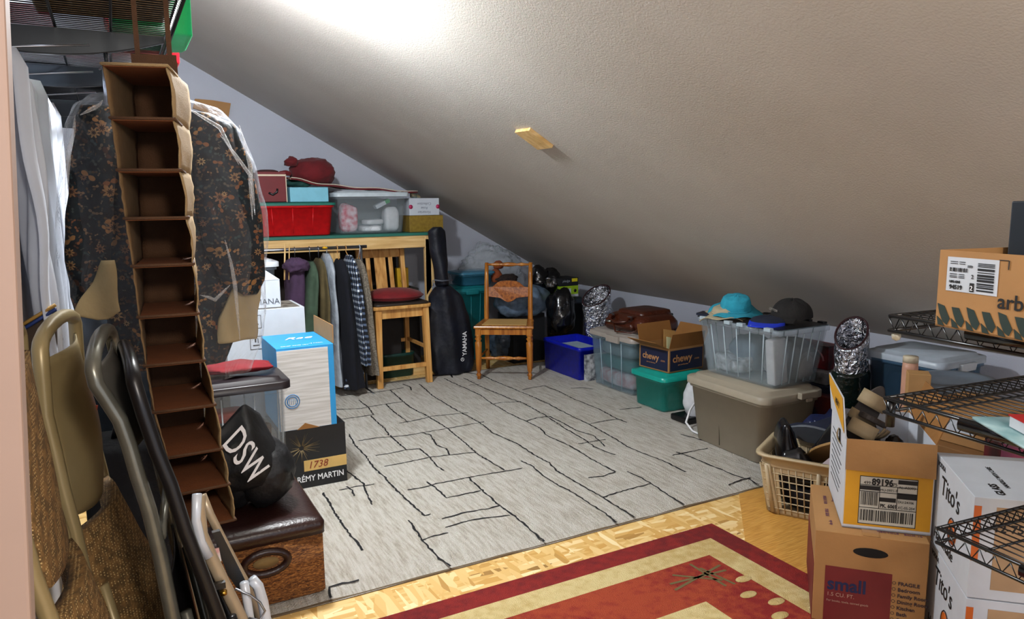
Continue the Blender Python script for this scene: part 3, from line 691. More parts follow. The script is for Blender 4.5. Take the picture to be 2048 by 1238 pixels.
def pack(name, lab, loc, size, m, rz=0, sd=1, amp=.12, cat='package', rot=None):
    M = MB(); w_, d_, h_ = size
    def fn(u, v):
        a = 2*pi*u; b = pi*(v-.5); cx, cy, cz_ = cos(a)*cos(b), sin(a)*cos(b), sin(b)
        f = lambda q: math.copysign(abs(q)**.45, q)
        p = Vector((f(cx)*w_/2, f(cy)*d_/2, f(cz_)*h_/2+h_/2)); k = 1+amp*nz(p, 14, sd)
        return Vector((p.x*k, p.y*k, max(0, p.z*k)))
    M.surf(fn, 28, 16, cu=True); o = M.build(name, m, loc=loc, rot=rot or (0, 0, rz)); tag(o, lab, cat); return o
wht = mat('white_wrap', 'd8dade', .5, var=.12, vs=30); pk = mat('pink_white_print', 'd8c5cc', .5, col2='c0304e', vs=22)
pack('wrapped_package', 'pink and white soft package at left inside the clear bin on unit', (1.65, 5.83, TZ+.014), (.14, .12, .22), pk, sd=3)
pack('wrapped_package', 'white flat package lying lowest in the clear bin on unit', (1.83, 5.83, TZ+.014), (.17, .15, .05), wht, sd=4)
pack('wrapped_package', 'white folded package on the lowest one in clear bin', (1.85, 5.83, TZ+.068), (.15, .13, .045), wht, .2, sd=5)
pack('wrapped_package', 'striped white package at right inside the clear bin on unit', (2.0, 5.83, TZ+.014), (.12, .14, .19), wht, sd=6)
M = MB(); M.box((0, 0, .03), (.09, .07, .03), 0); M.box((.062, 0, .03), (.04, .07, .03), 1); o = M.build('medicine_box', [WHITE, mat('leaf_green_card', '3c9b5a', .5)], loc=(1.92, 5.8, TZ+.2), rot=(0, -.45, 0), bevel=.001); tag(o, 'small white and green carton tilted inside clear bin', 'box')
# white box over gold box
gold = mat('gold_card', '8d7324', .45, col2='7a5f1b', vs=40)
t = carton('gold_box', 'gold patterned box at right end of pine unit', (2.30, 5.93, TZ), 0, .30, .3, .135, gold, 'box')
t = carton('china_box', 'white printed box upside down on the gold box', (2.285, 5.93, TZ+.137), 0, .265, .3, .14, WHITE, 'box')
M = MB(); gt = mat('grey_print', '7c7f8c', .6)
for i, (tx, sz) in enumerate((('Victorian', .032), ('Rose', .03), ('Collection', .03))): M.text(tx, sz, (0, -.1512, .035+i*.034), (-1, 0, 0), (0, 0, -1), 0, align='CENTER', shear=.2)
M.build('lettering', gt, t)
for i, sx in enumerate((-1, 1)):
    M = MB(); M.lathe([(.018, 0), (.018, .001)], n=12, M=Matrix.Translation((sx*.12, -.151, .07)) @ Matrix.Rotation(pi/2, 4, 'X')); M.build('flower_print', mat('pink_print', 'b22a58', .6), t)
pack('ornament', 'small teal and cream trinkets on the white printed box', (2.25, 5.88, TZ+.28), (.09, .06, .04), mat('trinket_print', 'c7b68a', .4, col2='2a5f70', vs=40), sd=9, amp=.5, cat='ornament')
# inside unit
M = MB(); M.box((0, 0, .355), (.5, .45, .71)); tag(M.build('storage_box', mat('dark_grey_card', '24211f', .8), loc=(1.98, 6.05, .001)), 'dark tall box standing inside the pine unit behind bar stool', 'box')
t = carton('yellow_box', 'bright yellow upright box with small red emblem inside unit', (2.135, 5.97, .712), 0, .10, .06, .165, mat('yellow_card', 'd9a91c', .5), 'box')
M = MB()
for (x_, z_) in ((0, .055), (.018, .055), (-.018, .055), (.009, .04), (-.009, .04), (0, .075)): M.tube([(x_+.008*cos(a), -.031, z_+.008*sin(a)) for a in [i*pi/5 for i in range(10)]], .0014, 5, closed=True)
M.build('emblem', mat('brown_print', '6a2f12', .6), t)
dgp = mat('dark_green_plastic', '0c3a34', .4, var=.3)
tote('crate', 'dark green crate on floor inside unit behind stool legs', (1.98, 5.73-.0, .001), 0, .28, .12, .2, dgp, None, taper=.95, rim=.006, cat='crate')
M = MB(); blob(M, (0, 0, .03), (.14, .05, .035), 2, .35, 9, crease=.2); tag(M.build('white_bag', wht, loc=(1.86, 5.73, .53)), 'crumpled white plastic bag glimpsed under the bar stool seat', 'bag')
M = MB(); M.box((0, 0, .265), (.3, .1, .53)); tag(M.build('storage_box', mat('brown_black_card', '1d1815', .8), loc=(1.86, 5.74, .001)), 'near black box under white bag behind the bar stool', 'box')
bpy.data.objects.remove(bpy.data.objects['crate'], do_unlink=False) if False else None

# ------------------------------------------------------------------ clothes rail
RY = 5.38; RZ = 1.105
rl = thing('clothes_rail', 'grey metal clothes rail in front of the pine unit', 'clothes rail', (1.4, RY, 0))
M = MB(); M.tube([(.45, RY, RZ), (ony(733, 491, RY).x, RY, RZ)], .012, 10); wb(M, 'rod', STEEL, rl)
for xx in (.5, ony(722, 500, RY).x):
    M = MB(); M.tube([(xx, RY, .02), (xx, RY, RZ)], .011, 8); wb(M, 'upright', STEEL, rl)
    M = MB(); M.tube([(xx, RY-.18, .012), (xx, RY+.18, .012)], .011, 8); wb(M, 'foot', STEEL, rl)
def hang(name, lab, cat, tx, ty, bx, by, m, w0=.1, w1=.40, d0=.07, d1=.09, sd=0, yo=0, hook=True, hm=None, folds=5):
    T = ony(tx, ty, RY+yo); B = ony(bx, by, RY+yo); t = thing(name, lab, cat, (B.x, RY+yo, B.z))
    M = MB(); clothtube(M, T, B, w1*.9, w1, d0, d1, sd, folds, .010, ang=pi/2)
    wb(M, 'cloth', m, t)
    if hook:
        M = MB(); M.tube([(T.x, RY+yo, T.z-.02), (T.x, RY, RZ-.03), (T.x, RY-.016, RZ), (T.x, RY, RZ+.016), (T.x, RY+.015, RZ+.004)], .003, 6); wb(M, 'hanger', hm or STEEL, t)
    return t
pur = mat('purple_fleece', '4a3350', .9, var=.3, vs=12, bump=.3, bs=60); grj = mat('olive_green_cloth', '3e5240', .9, var=.25)
hang('hoodie', 'purple hooded sweater hanging at left of the rail', 'hoodie', 590, 520, 590, 668, pur, d0=.12, d1=.15, w1=.3, sd=1)
M = MB(); blob(M, (0, 0, 0), (.085, .06, .055), 3, .3, 12, crease=.3, flat=0); o = M.build('hood', pur, [q for q in COL.objects if q.name.startswith('hoodie')][0], loc=Vector(ony(592, 530, RY-.13))-[q for q in COL.objects if q.name.startswith('hoodie')][0].location)
hang('jacket', 'olive green jacket hanging beside purple hoodie', 'jacket', 621, 522, 612, 690, grj, d0=.07, d1=.14, sd=2, yo=-.02)
hang('jacket', 'mustard brown jacket hanging between green jacket and clear plastic cover', 'jacket', 637, 516, 648, 680, mat('mustard_brown_cloth', '5f5233', .9, var=.25), d0=.05, d1=.08, sd=3, yo=.0)
hang('covered_garment', 'pale garment in clear shiny plastic on the rail', 'garment', 652, 506, 668, 762, mat('pale_plastic_cover', 'a9b2bd', .2, var=.3, vs=14, bump=.8, bs=22), d0=.08, d1=.10, sd=4, yo=.02, hm=WHITE_P)
hang('coat', 'long navy coat hanging in the middle of the rail', 'coat', 678, 518, 702, 768, mat('navy_wool', '0b0e1b', .95, var=.4), d0=.09, d1=.15, sd=5, yo=-.04, hm=OAK)
hang('shirt', 'black and white plaid flannel shirt on the rail', 'shirt', 698, 510, 722, 722, PLAID, d0=.06, d1=.07, sd=6, yo=-.08, hm=OAK)
hang('coat', 'speckled grey beige coat at right end of rail', 'coat', 716, 518, 738, 742, mat('beige_tweed', '8f8678', .95, col2='5d564c', vs=90), d0=.06, d1=.09, sd=7, yo=.05, hm=WHITE_P)
t = thing('shirt', 'plaid sleeve end showing below the long navy coat', 'shirt', (1.68, 5.25, .02)); M = MB(); clothtube(M, ony(712, 738, 5.25), ony(706, 776, 5.25), .12, .13, .08, .09, 3, 4, .006); wb(M, 'sleeve', PLAID, t)
M = MB(); p = ony(570, 488, RY-.05); q = ony(569, 560, RY-.1); M.tube([p, q], .006, 6); M.tube([p+Vector((.03, 0, 0)), q+Vector((.03, 0, .0))], .004, 6)
tag(M.build('wooden_hanger', PINE), 'pale wooden trouser hanger hanging at the left of purple hoodie', 'hanger')
M = MB(); M.lathe([(.001, 0), (.02, .004), (.02, .012), (.001, .02)], ony(650, 498, RY-.02), 10); tag(M.build('tag', mat('yellow_plastic', 'e0a80c', .4)), 'small yellow size marker clipped on the clothes rail', 'marker')

# ------------------------------------------------------------------ bar stool
st = thing('bar_stool', 'light oak bar stool with slatted back and dark seat', 'stool', (1.90, 5.33, 0), 0)
FXL, FXR, BYK = -.20, .205, .46
def leg(a_, b_, s_, par, m, nm='leg'):
    M = MB(); a_, b_ = Vector(a_), Vector(b_); h = s_/2
    vs = [a_+Vector((i*h, j*h, 0)) for i, j in ((-1, -1), (1, -1), (1, 1), (-1, 1))]+[b_+Vector((i*h*1.05, j*h*1.05, 0)) for i, j in ((-1, -1), (1, -1), (1, 1), (-1, 1))]
    M.add(vs, [(0, 3, 2, 1), (4, 5, 6, 7), (0, 1, 5, 4), (1, 2, 6, 5), (2, 3, 7, 6), (3, 0, 4, 7)]); return M.build(nm, m, par, bevel=.003)
leg((FXL, 0, .018), (FXL+.01, .01, .62), .045, st, OAK); leg((FXR, 0, .018), (FXR-.015, .01, .62), .045, st, OAK)
leg((.20, BYK, .018), (.19, BYK-.02, .64), .036, st, OAK); leg((-.17, BYK, .018), (-.165, BYK-.02, .64), .036, st, OAK)
MB().box((0, .02, .585), (.37, .022, .07)).build('apron', OAK, st, bevel=.002)
MB().box((-.18, .22, .585), (.02, .4, .07)).build('apron', OAK, st, bevel=.002); MB().box((.185, .22, .585), (.02, .4, .07)).build('apron', OAK, st, bevel=.002)
M = MB(); M.loft([(.622, .47, .46, .04), (.648, .48, .47, .045)], n=5); M.build('seat', OAK, st, loc=(0, .2, 0), bevel=.004)
M = MB(); M.loft([(.649, .45, .44, .05), (.662, .45, .44, .05), (.668, .42, .41, .05)], n=5); M.build('seat_pad', mat('dark_brown_vinyl', '2b221d', .5), st, loc=(0, .2, 0))
MB().box((0, 0, .165), (.38, .024, .034)).build('footrest', OAK, st, bevel=.003)
MB().box((-.19, .23, .30), (.02, .44, .026)).build('stretcher', OAK, st, bevel=.002); MB().box((.198, .23, .30), (.02, .44, .026)).build('stretcher', OAK, st, bevel=.002); MB().box((0, BYK, .29), (.36, .02, .03)).build('stretcher', OAK, st, bevel=.002)
for sx in (-.185, .185): leg((sx*.98, .42, .64), (sx, .50, 1.075), .034, st, OAK, 'back_post')
M = MB(); M.slab([(-.17, .485, .985), (.17, .485, .985), (.17, .50, 1.068), (-.17, .50, 1.068)], (0, 1, 0), .022); M.build('top_rail', OAK, st, bevel=.004)
M = MB(); M.slab([(-.17, .43, .70), (.17, .43, .70), (.17, .435, .73), (-.17, .435, .73)], (0, 1, 0), .02); M.build('lower_rail', OAK, st, bevel=.002)
for x_, w_ in ((-.105, .035), (-.005, .095), (.085, .035)):
    M = MB(); M.slab([(x_-w_/2, .437, .72), (x_+w_/2, .437, .72), (x_+w_/2, .487, .99), (x_-w_/2, .487, .99)], (0, 1, 0), .013); M.build('slat', OAK, st, bevel=.002)
t = thing('seat_cushion', 'round red velvet cushion on the bar stool', 'cushion', (1.90, 5.52, .668))
M = MB(); M.lathe([(.17, 0), (.225, .02), (.235, .038), (.215, .06), (.14, .085), (.05, .095), (.001, .097)], n=28, sy=.9); M.build('cover', mat('crimson_velvet', '7c0511', .8, var=.25, sheen=.1), t)
M = MB(); M.tube([(.236*cos(a), .212*sin(a), .036) for a in [i*pi/16 for i in range(32)]], .005, 6, closed=True); M.build('piping', MAROON, t)

# ------------------------------------------------------------------ cane seated wooden chair
ch = thing('wooden_chair', 'amber oak side chair with cane seat and turned front legs', 'chair', (2.655, 5.095, .018), radians(-34))
W2 = .205
def turned(x_, y_, zt):
    pr = [(.012, 0), (.016, .01), (.013, .02), (.022, .035), (.015, .05), (.012, .058), (.020, .075), (.024, .14), (.027, .25), (.028, .30), (.017, .312), (.029, .33), (.018, .345), (.027, .355), (.027, .36), (.027, zt)]
    return MB().lathe(pr, (x_, y_, 0), 14)
for sx in (-1, 1):
    turned(sx*W2, 0, .365).build('front_leg', CHAIRW, ch); 
    MB().box((sx*W2, 0, .385), (.042, .042, .055)).build('leg_block', CHAIRW, ch, bevel=.003)
    M = MB(); bx = sx*.185
    M.tube([(bx, .40, 0), (bx, .375, .2), (bx, .36, .42), (bx, .375, .6), (bx, .41, .80), (bx, .43, .90)], [.018, .019, .021, .020, .018, .016], 10, flat=.85); M.build('back_post', CHAIRW, ch)
    MB().tube([(sx*W2, .02, .17), (bx, .375, .17)], .009, 8).build('stretcher', CHAIRW, ch)
    MB().box((sx*.197, .18, .385), (.018, .33, .045)).build('apron', CHAIRW, ch, bevel=.002)
MB().box((0, 0, .385), (.37, .02, .045)).build('apron', CHAIRW, ch, bevel=.002); MB().box((0, .36, .385), (.34, .02, .045)).build('apron', CHAIRW, ch, bevel=.002)
M = MB(); M.slab([(-.24, -.03, .412), (.24, -.03, .412), (.215, .36, .412), (-.215, .36, .412)], (0, 0, 1), .022); M.build('seat_frame', CHAIRW, ch, bevel=.007)
M = MB(); M.slab([(-.18, .03, .434), (.18, .03, .434), (.16, .33, .434), (-.16, .33, .434)], (0, 0, 1), .003); M.build('cane_seat', CANE, ch)
def spindle(z, y, h, par, nm, n=11):
    k = [.009, .010, .016, .009, .016, .019, .016, .009, .016, .010, .009]
    return MB().tube([(-h+2*h*i/10, y, z) for i in range(11)], k, 10).build(nm, CHAIRW, par)
spindle(.885, .425, .18, ch, 'crest_rail'); spindle(.17, .01, .19, ch, 'front_stretcher')
M = MB(); top = []; bot = []
for i in range(17):
    x_ = -.178+.356*i/16; q = abs(i-8)/8; top.append((x_, .37+.02, .715+(.028 if q < .45 else .028*max(0, 1-(q-.45)*4)) - (.008 if q > .7 else 0)+.01*cos(q*3))); bot.append((x_, .365+.012, .60-.028*max(0, cos(q*1.5*pi/1.2))+.02*q))
M.slab(bot+top[::-1], (0, 1, 0), .014); M.build('carved_splat', OAKC, ch, bevel=.002)

# ------------------------------------------------------------------ guitar bag
gb = thing('guitar_bag', 'black padded guitar bag standing upright beside pine unit', 'instrument bag', (2.36, 5.5, 0))
GY = 5.5
M = MB(); garment(M, outl([(454, 866, 884), (462, 857, 891), (500, 862, 895), (550, 870, 898), (572, 874, 900)], GY), GY+.02, .05, 21, nu=28, nv=24); wb(M, 'neck_sleeve', BLACKF, gb)
M = MB(); garment(M, outl([(572, 874, 902), (592, 860, 922), (635, 854, 940), (690, 856, 950), (730, 860, 951), (748, 874, 942)], GY), GY+.02, .10, 22, nu=40, nv=30); wb(M, 'body', BLACKF, gb)
M = MB(); M.tube([ony(868, 560, GY-.05), ony(884, 562, GY-.07), ony(905, 560, GY-.05)], .006, 6); M.tube([ony(866, 560, GY-.06), ony(866, 572, GY-.06)], .004, 6); wb(M, 'strap', mat('grey_webbing', '565b66', .5), gb)
M = MB(); o_ = ony(933, 711, GY-.105); u_ = (ony(933, 671, GY-.10)-o_).normalized(); M.text('YAMAHA', .052, o_, u_, (-1, 0, 0), bold=.001, squash=.93)
o2 = ony(925, 718, GY-.105); M.tube([(o2.x+.014*cos(a), o2.y, o2.z+.0-.004+.014*sin(a)) for a in [i*pi/6 for i in range(12)]], .002, 5, closed=True)
for k in range(3): a = pi/2+k*2*pi/3; M.tube([(o2.x, o2.y, o2.z-.004), (o2.x+.013*cos(a), o2.y, o2.z-.004+.013*sin(a))], .0016, 5)
wb(M, 'lettering', INKW, gb)
t = thing('guitar_stand', 'black folding floor stand under the guitar bag', 'stand', (2.38, 5.45, 0))
for A_, B_ in (((862, 752), (900, 745)), ((965, 752), (900, 740)), ((905, 757), (900, 745))):
    M = MB(); M.tube([onz(*A_, .01), onz(*B_, .02)], .009, 8); wb(M, 'foot', BLACKM, t)

# ------------------------------------------------------------------ clutter in the back corner
teal = mat('teal_plastic', '1c7f86', .35, var=.15)
def at(px, py, y): return ony(px, py, y)
def fitbox(x0p, x1p, ytop, ybot, y):
    a_ = ony(x0p, ybot, y); b_ = ony(x1p, ybot, y); c_ = ony((x0p+x1p)/2, ytop, y); return (a_.x+b_.x)/2, b_.x-a_.x, c_.z
cx_, w_, h_ = fitbox(905, 985, 574, 700, 5.92)
tote('storage_tote', 'teal lidded storage tote behind the wooden chair', (cx_, 6.1, .001), 0, w_-.03, .34, h_, teal, teal, ribs=3, taper=.86, lidh=.03)
c2, w2, h2 = fitbox(925, 988, 543, 574, 5.95)
tote('clear_tub', 'blue tinted clear tub on the teal tote', (c2, 6.1, h_+.004), 0, w2, .26, .13, mat('blue_tint_plastic', '3f86a6', .25, alpha=.6), mat('blue_tint_lid', '4b8aa8', .3, alpha=.8), handles=False, lidh=.015, taper=.95)
b_ = Vector((c2+w2/2+.10, 6.07, .93))
pil = thing('clear_plastic_bag', 'large clear plastic bag bulging above tubs in the back corner', 'plastic bag', (c2+.2, 6.12, h_+.14))
M = MB(); p0 = ony(990, 520, 6.1); blob(M, (p0.x, 6.16, p0.z-.03), (.27, .14, .16), 31, .35, 5, crease=.35, flat=.1); wb(M, 'film', film('bag_film', 'dfe8ee', .20, 18, 1.0, .12), pil)
t = thing('stuffed_toy', 'orange brown stuffed toy behind the chair crest rail', 'toy', ony(995, 560, 6.0)); tm = mat('rust_plush', '9a4a24', .9, var=.3, bump=.5, bs=80)
p = ony(996, 530, 6.02); M = MB(); blob(M, p, (.05, .045, .045), 2, .2, 14, 20, 14); wb(M, 'head', tm, t); p = ony(993, 552, 6.02)
M = MB(); blob(M, p, (.055, .05, .075), 3, .2, 14, 20, 14); wb(M, 'body', tm, t)
M = MB(); p = ony(1015, 558, 5.98); blob(M, p, (.10, .06, .045), 8, .3, 12, crease=.3); tag(M.build('dark_blanket', mat('dark_brown_check', '3a2822', .9, col2='150f10', vs=60)), 'dark brown checked blanket bundled beside stuffed toy', 'blanket')
gbag = mat('grey_blue_film_bundle', '7489a0', .35, var=.5, vs=14, bump=.7, bs=25)
M = MB(); p = ony(1050, 604, 5.62); blob(M, (p.x, 5.68, p.z), (.27, .15, .14), 12, .25, 5, crease=.1, flat=.1); tag(M.build('vacuum_bag', gbag), 'bulky grey blue bedding bundle in plastic behind the wooden chair', 'bedding bag')
M = MB(); p = ony(1015, 690, 5.8); blob(M, (p.x, 5.85, .17), (.15, .14, .165), 14, .25, 6, crease=.3, flat=.06); tag(M.build('vacuum_bag', mat('smoky_film_bundle', '4c5b6c', .25, var=.6, vs=12, bump=.9, bs=22)), 'dark crumpled plastic bundle on floor under the wooden chair', 'bedding bag')
cx_, w_, h_ = fitbox(1054, 1082, 622, 722, 5.75)
t = carton('green_crate', 'dark green upright carton with pale diagonal stripes beside the chair', (cx_, 5.9, .001), 0, w_+.02, .22, h_, mat('bottle_green', '0c3b30', .5, var=.3), 'carton')
M = MB()
for i in range(5): M.quad((-.055, -.1108, .08+i*.12), (1, 0, .7), (-.7, 0, 1), .11, .006)
M.build('stripe', mat('pale_green_print', '3f8a70', .5), t)
blk = mat('black_bin_liner', '07080c', .2, var=.3, bump=1.0, bs=9, spec=.8)
t = thing('bin_bag', 'knotted black bin bag lying on top in the back corner', 'bin bag', ony(1090, 590, 5.6)); M = MB(); p = ony(1078, 560, 5.75); blob(M, p, (.10, .09, .13), 16, .3, 7, crease=.15, flat=.05)
p = ony(1102, 562, 5.7); blob(M, p, (.08, .08, .12), 17, .3, 8, crease=.15, flat=.05); wb(M, 'body', blk, t)
M = MB(); p = ony(1118, 622, 5.5); blob(M, (p.x+.02, 5.5, p.z-.02), (.13, .12, .21), 18, .25, 6, crease=.14, flat=.05); tag(M.build('bin_bag', blk), 'large black bin bag hanging over behind the blue open bin', 'bin bag')
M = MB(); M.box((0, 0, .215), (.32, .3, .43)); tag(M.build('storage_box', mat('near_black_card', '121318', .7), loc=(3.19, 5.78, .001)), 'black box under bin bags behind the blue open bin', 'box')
sm = mat('smoke_plastic', '1d2733', .3, alpha=.85)
tote('smoke_bin', 'dark smoky bin with red contents in the far right corner', (3.60, 5.68, .001), 0, .24, .32, .56, sm, mat('smoke_lid', '28313c', .35), taper=.94, handles=False, rim=.006)
c3, w3, h3 = fitbox(1116, 1158, 578, 640, 5.6)
M = MB(); z0 = .604
t = carton('shoe_box', 'lime green and white small box on the smoky bin', (3.58, 5.68, .564), 0, .2, .2, .10, mat('lime_card', '93b81e', .5), 'box')
M = MB(); M.box((-.03, -.1005, .052), (.1, .002, .05), 0); M.box((0, -.1005, .012), (.198, .002, .022), 0); M.lathe([(.015, 0), (.015, .001)], n=12, mi=1, M=Matrix.Translation((.065, -.101, .055)) @ Matrix.Rotation(pi/2, 4, 'X')); M.build('label_print', [WHITE, INK], t)
t = carton('shoe_box', 'black small box with yellow sticker on the lime box', (3.58, 5.68, .666), 0, .2, .2, .07, mat('black_card', '16181c', .5), 'box')
M = MB(); M.box((.06, -.1005, .05), (.06, .002, .03)); M.build('sticker', mat('yellow_sticker', 'd8c81e', .5), t)
M = MB(); M.text('pledge', .03, (-.07, -.1012, .035), (1, 0, 0), (0, 0, 1), shear=.3); M.build('lettering', mat('grey_ink', '9aa0aa', .5), t)
foil = node_mat('silver_foil', lambda nt, N, L, b: (b.inputs['Metallic'].__setattr__('default_value', 1), L.new(ramp(N, L, tex(N, L, 'Noise', 14, Detail=3.0).outputs[0], [(.4, 'b9bcc6'), (.6, 'e8eaf0')]), b.inputs['Base Color']), bumpn(N, L, b, tex(N, L, 'Noise', 34, Detail=3.0, Distortion=1.0).outputs[0], 1, .03)), .16)
def foilroll(lab, base, tilt, r, h, par_r=0, sd=0):
    t = thing('foil_roll', lab, 'insulation roll', base, rot=tilt); M = MB()
    def fn(u, v):
        a = 2*pi*u*1.15; rr_ = r*(1+.16*u)*(1+.08*nz((cos(a)*2, sin(a)*2, v*6), 1.6, sd)); return Vector((cos(a)*rr_, sin(a)*rr_*.8, h*v+.07*sin(a+1)*(v > .9)*v))
    M.surf(fn, 60, 26); M.build('foil', foil, t, solid=.003)
    M = MB(); M.tube([(cos(a)*r*(1+.16*a/7.2), sin(a)*r*.8, h+.07*sin(a+1)) for a in [i*.24 for i in range(31)]], .006, 6); M.build('taped_edge', mat('dark_red_tape', '2e1016', .5), t)
    return t
foilroll('silver foil insulation roll standing behind the brown leather briefcase', (3.66, 5.18, .02), (0, radians(-6), 0), .12, .60, sd=1)
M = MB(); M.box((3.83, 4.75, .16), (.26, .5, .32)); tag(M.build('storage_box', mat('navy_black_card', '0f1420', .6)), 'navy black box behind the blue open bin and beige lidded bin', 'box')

# ------------------------------------------------------------------ left middle: boxes beside the rug
blackc = mat('black_gloss_card', '111216', .35, var=.3, vs=5)
rm = carton('liquor_carton', 'black liquor carton with gold date band on rug', (.785, 3.745, .018), 0, .335, .32, .31, blackc)
M = MB(); M.box((.06, -.161, .115), (.214, .002, .055)); M.build('gold_band', mat('pale_gold_print', 'd6b066', .5), rm)
M = MB(); M.text('1738', .05, (-.03, -.1625, .10), (1, 0, 0), (0, 0, 1), shear=.25); M.build('date_lettering', mat('rust_print', '8a2a12', .5), rm)
M = MB(); M.text('RÉMY MARTIN', .042, (-.085, -.1615, .035), (1, 0, 0), (0, 0, 1), bold=.0006, squash=.87); M.build('lettering', INKW, rm)
M = MB(); rn = random.Random(5)
for i in range(46):
    a = rn.uniform(.1, 2*pi); L_ = rn.uniform(.03, .10); c = Vector((-.055, -.1613, .21)); M.tube([c+Vector((.012*cos(a), 0, .012*sin(a))), c+Vector((L_*cos(a), 0, L_*sin(a)*.8))], [.0012, .0003], 3)
M.build('starburst_print', mat('pale_gold_ink', 'a08a60', .5), rm)
blu = mat('sky_blue_card', '2391cf', .5, var=.08); corr = node_mat('ribbed_white_card', lambda nt, N, L, b: (L.new(ramp(N, L, tex(N, L, 'Noise', 30, stretch=(.15, .15, 3), Detail=4.0).outputs[0], [(.4, 'bab6b1'), (.6, 'cfccc9')]), b.inputs['Base Color'])), .8)
kb = carton('blue_carton', 'blue topped carton with pale front standing on black liquor carton', (.77, 3.765, .331), 0, .275, .40, .41, blu)
M = MB(); M.box((-.014, -.202, .2), (.245, .003, .395)); M.build('front_panel', corr, kb)
M = MB(); M.text('Rae', .085, (-.06, .01, .4115), (1, .0, 0), (0, 1, 0), shear=.5, squash=1.1); M.text('CRISP AND ICY', .02, (-.11, -.17, .4115), (1, 0, 0), (0, 1, 0)); M.text('15 PACK', .018, (.03, -.15, .4115), (1, 0, 0), (0, 1, 0)); M.build('lettering', INKW, kb)
M = MB()
for rr_ in (.034, .024): M.tube([(-.075+rr_*cos(a), -.204, .145+rr_*sin(a)) for a in [i*pi/12 for i in range(24)]], .0022, 4, closed=True)
for k in range(6): M.tube([(-.075-.022+.009*k, -.204, .13), (-.075-.02+.008*k, -.204, .16)], .001, 4)
M.build('round_stamp', mat('blue_print', '3478b0', .6), kb)
M = MB(); M.slab([(.138, -.19, .41), (.138, .2, .41), (.14, .2, .50), (.14, -.19, .50)], (1, 0, 0), .004); M.build('flap', KRAFT, kb)
M = MB(); M.slab([(-.06, -.204, .0), (-.02, -.204, .03), (.05, -.204, .0)], (0, -1, 0), .002); M.build('torn_edge', KRAFT_D, kb)

sb = MB(); sb.box((0, 0, .285), (.40, .34, .57)); tag(sb.build('storage_box', mat('grey_card', '6f747c', .8), loc=(.68, 4.31, .001), bevel=.003), 'tall grey box on the floor behind the blue topped carton', 'box')
icb = carton('white_carton', 'white carton with black handling symbols behind blue topped carton', (.69, 4.30, .573), 0, .42, .34, .285, WHITE)
M = MB()
for z_ in (.185, .07):
    for (x_, w_, h_) in ((-.06, .06, .003), (-.06, .06, -.003)): pass
    M.quad((-.09, -.1708, z_), (1, 0, 0), (0, 0, 1), .065, .003); M.quad((-.09, -.1708, z_+.07), (1, 0, 0), (0, 0, 1), .065, .003)
    M.quad((-.09, -.1708, z_), (1, 0, 0), (0, 0, 1), .003, .073); M.quad((-.028, -.1708, z_), (1, 0, 0), (0, 0, 1), .003, .073)
    M.quad((-.075, -.1708, z_+.02), (1, 0, 0), (0, 0, 1), .035, .006); M.quad((-.065, -.1708, z_+.04), (1, 0, 0), (0, 0, 1), .008, .02); M.quad((-.05, -.1708, z_+.035), (1, 0, 0), (0, 0, 1), .004, .025)
M.build('handling_symbol', INK, icb)
M = MB(); M.box((0, 0, .2862), (.38, .30, .002)); M.build('photo_print_top', mat('snowy_photo_print', '8d8a80', .5, col2='2c2622', vs=28), icb)
mn = carton('white_carton', 'small white carton with grey lettering on the symbol carton', (.62, 4.28, .862), 0, .32, .24, .15, WHITE)
M = MB(); M.text('MANA', .045, (.155, -.121, .02), (1, 0, 0), (0, 0, 1), align='RIGHT'); M.build('lettering', mat('grey_ink2', '50545c', .6), mn)
M = MB(); M.slab([(-.1, -.12, .15), (.16, -.12, .15), (.10, .0, .20), (-.1, .0, .20)], (0, -.4, 1), .004); M.build('flap', WHITE, mn)
tote('lidded_tub', 'grey tub with pale lid resting behind the grey lettered carton', (.66, 4.66, .86), 0, .34, .26, .24, mat('grey_tub', '6f7a88', .4), WHITE_P, lidh=.03, taper=.92, handles=False, cat='storage bin')
sb = MB(); sb.box((0, 0, .428), (.38, .3, .856)); tag(sb.build('storage_box', mat('dim_brown_card', '4c3c30', .8), loc=(.66, 4.67, .001), bevel=.003), 'tall brown box carrying the grey tub near the clothes rail', 'box')

cb = tote('clear_bin', 'tall clear bin with dark lid and red cloth behind ottoman', (.405, 3.38, .018), 0, .40, .30, .66, clearp, mat('dark_lid', '1b1216', .35), ribs=2, taper=.93, lidh=.035, handles=False, ribm=mat('clear_rib', 'd5dde2', .2, alpha=.5))
M = MB(); blob(M, (.02, 0, .03), (.14, .10, .026), 6, .3, 8, crease=.2, flat=.2); tag(M.build('red_cloth', mat('red_cloth', '7c0c18', .9, var=.3), loc=(.42, 3.4, .68)), 'red cloth lying on dark lid of tall clear bin', 'cloth')
for i, (c_, s_, mm, lab) in enumerate((((.40, 3.38, .05), (.3, .2, .18), mat('tan_pouch', '9a7a4a', .6, var=.4), 'tan pouch at the bottom of tall clear bin'), ((.42, 3.38, .24), (.3, .2, .12), mat('dark_pouch', '3c4048', .6, var=.5), 'dark pouch in the middle of tall clear bin'),
        ((.40, 3.36, .38), (.3, .18, .09), mat('brown_pouch', '6a4a35', .6, var=.5), 'brown pouch high in the tall clear bin'), ((.38, 3.34, .49), (.16, .12, .05), mat('orange_pouch', 'c8401c', .5), 'orange red pouch near top of tall clear bin'))):
    pack('pouch', lab, c_, s_, mm, sd=i+20, cat='pouch')

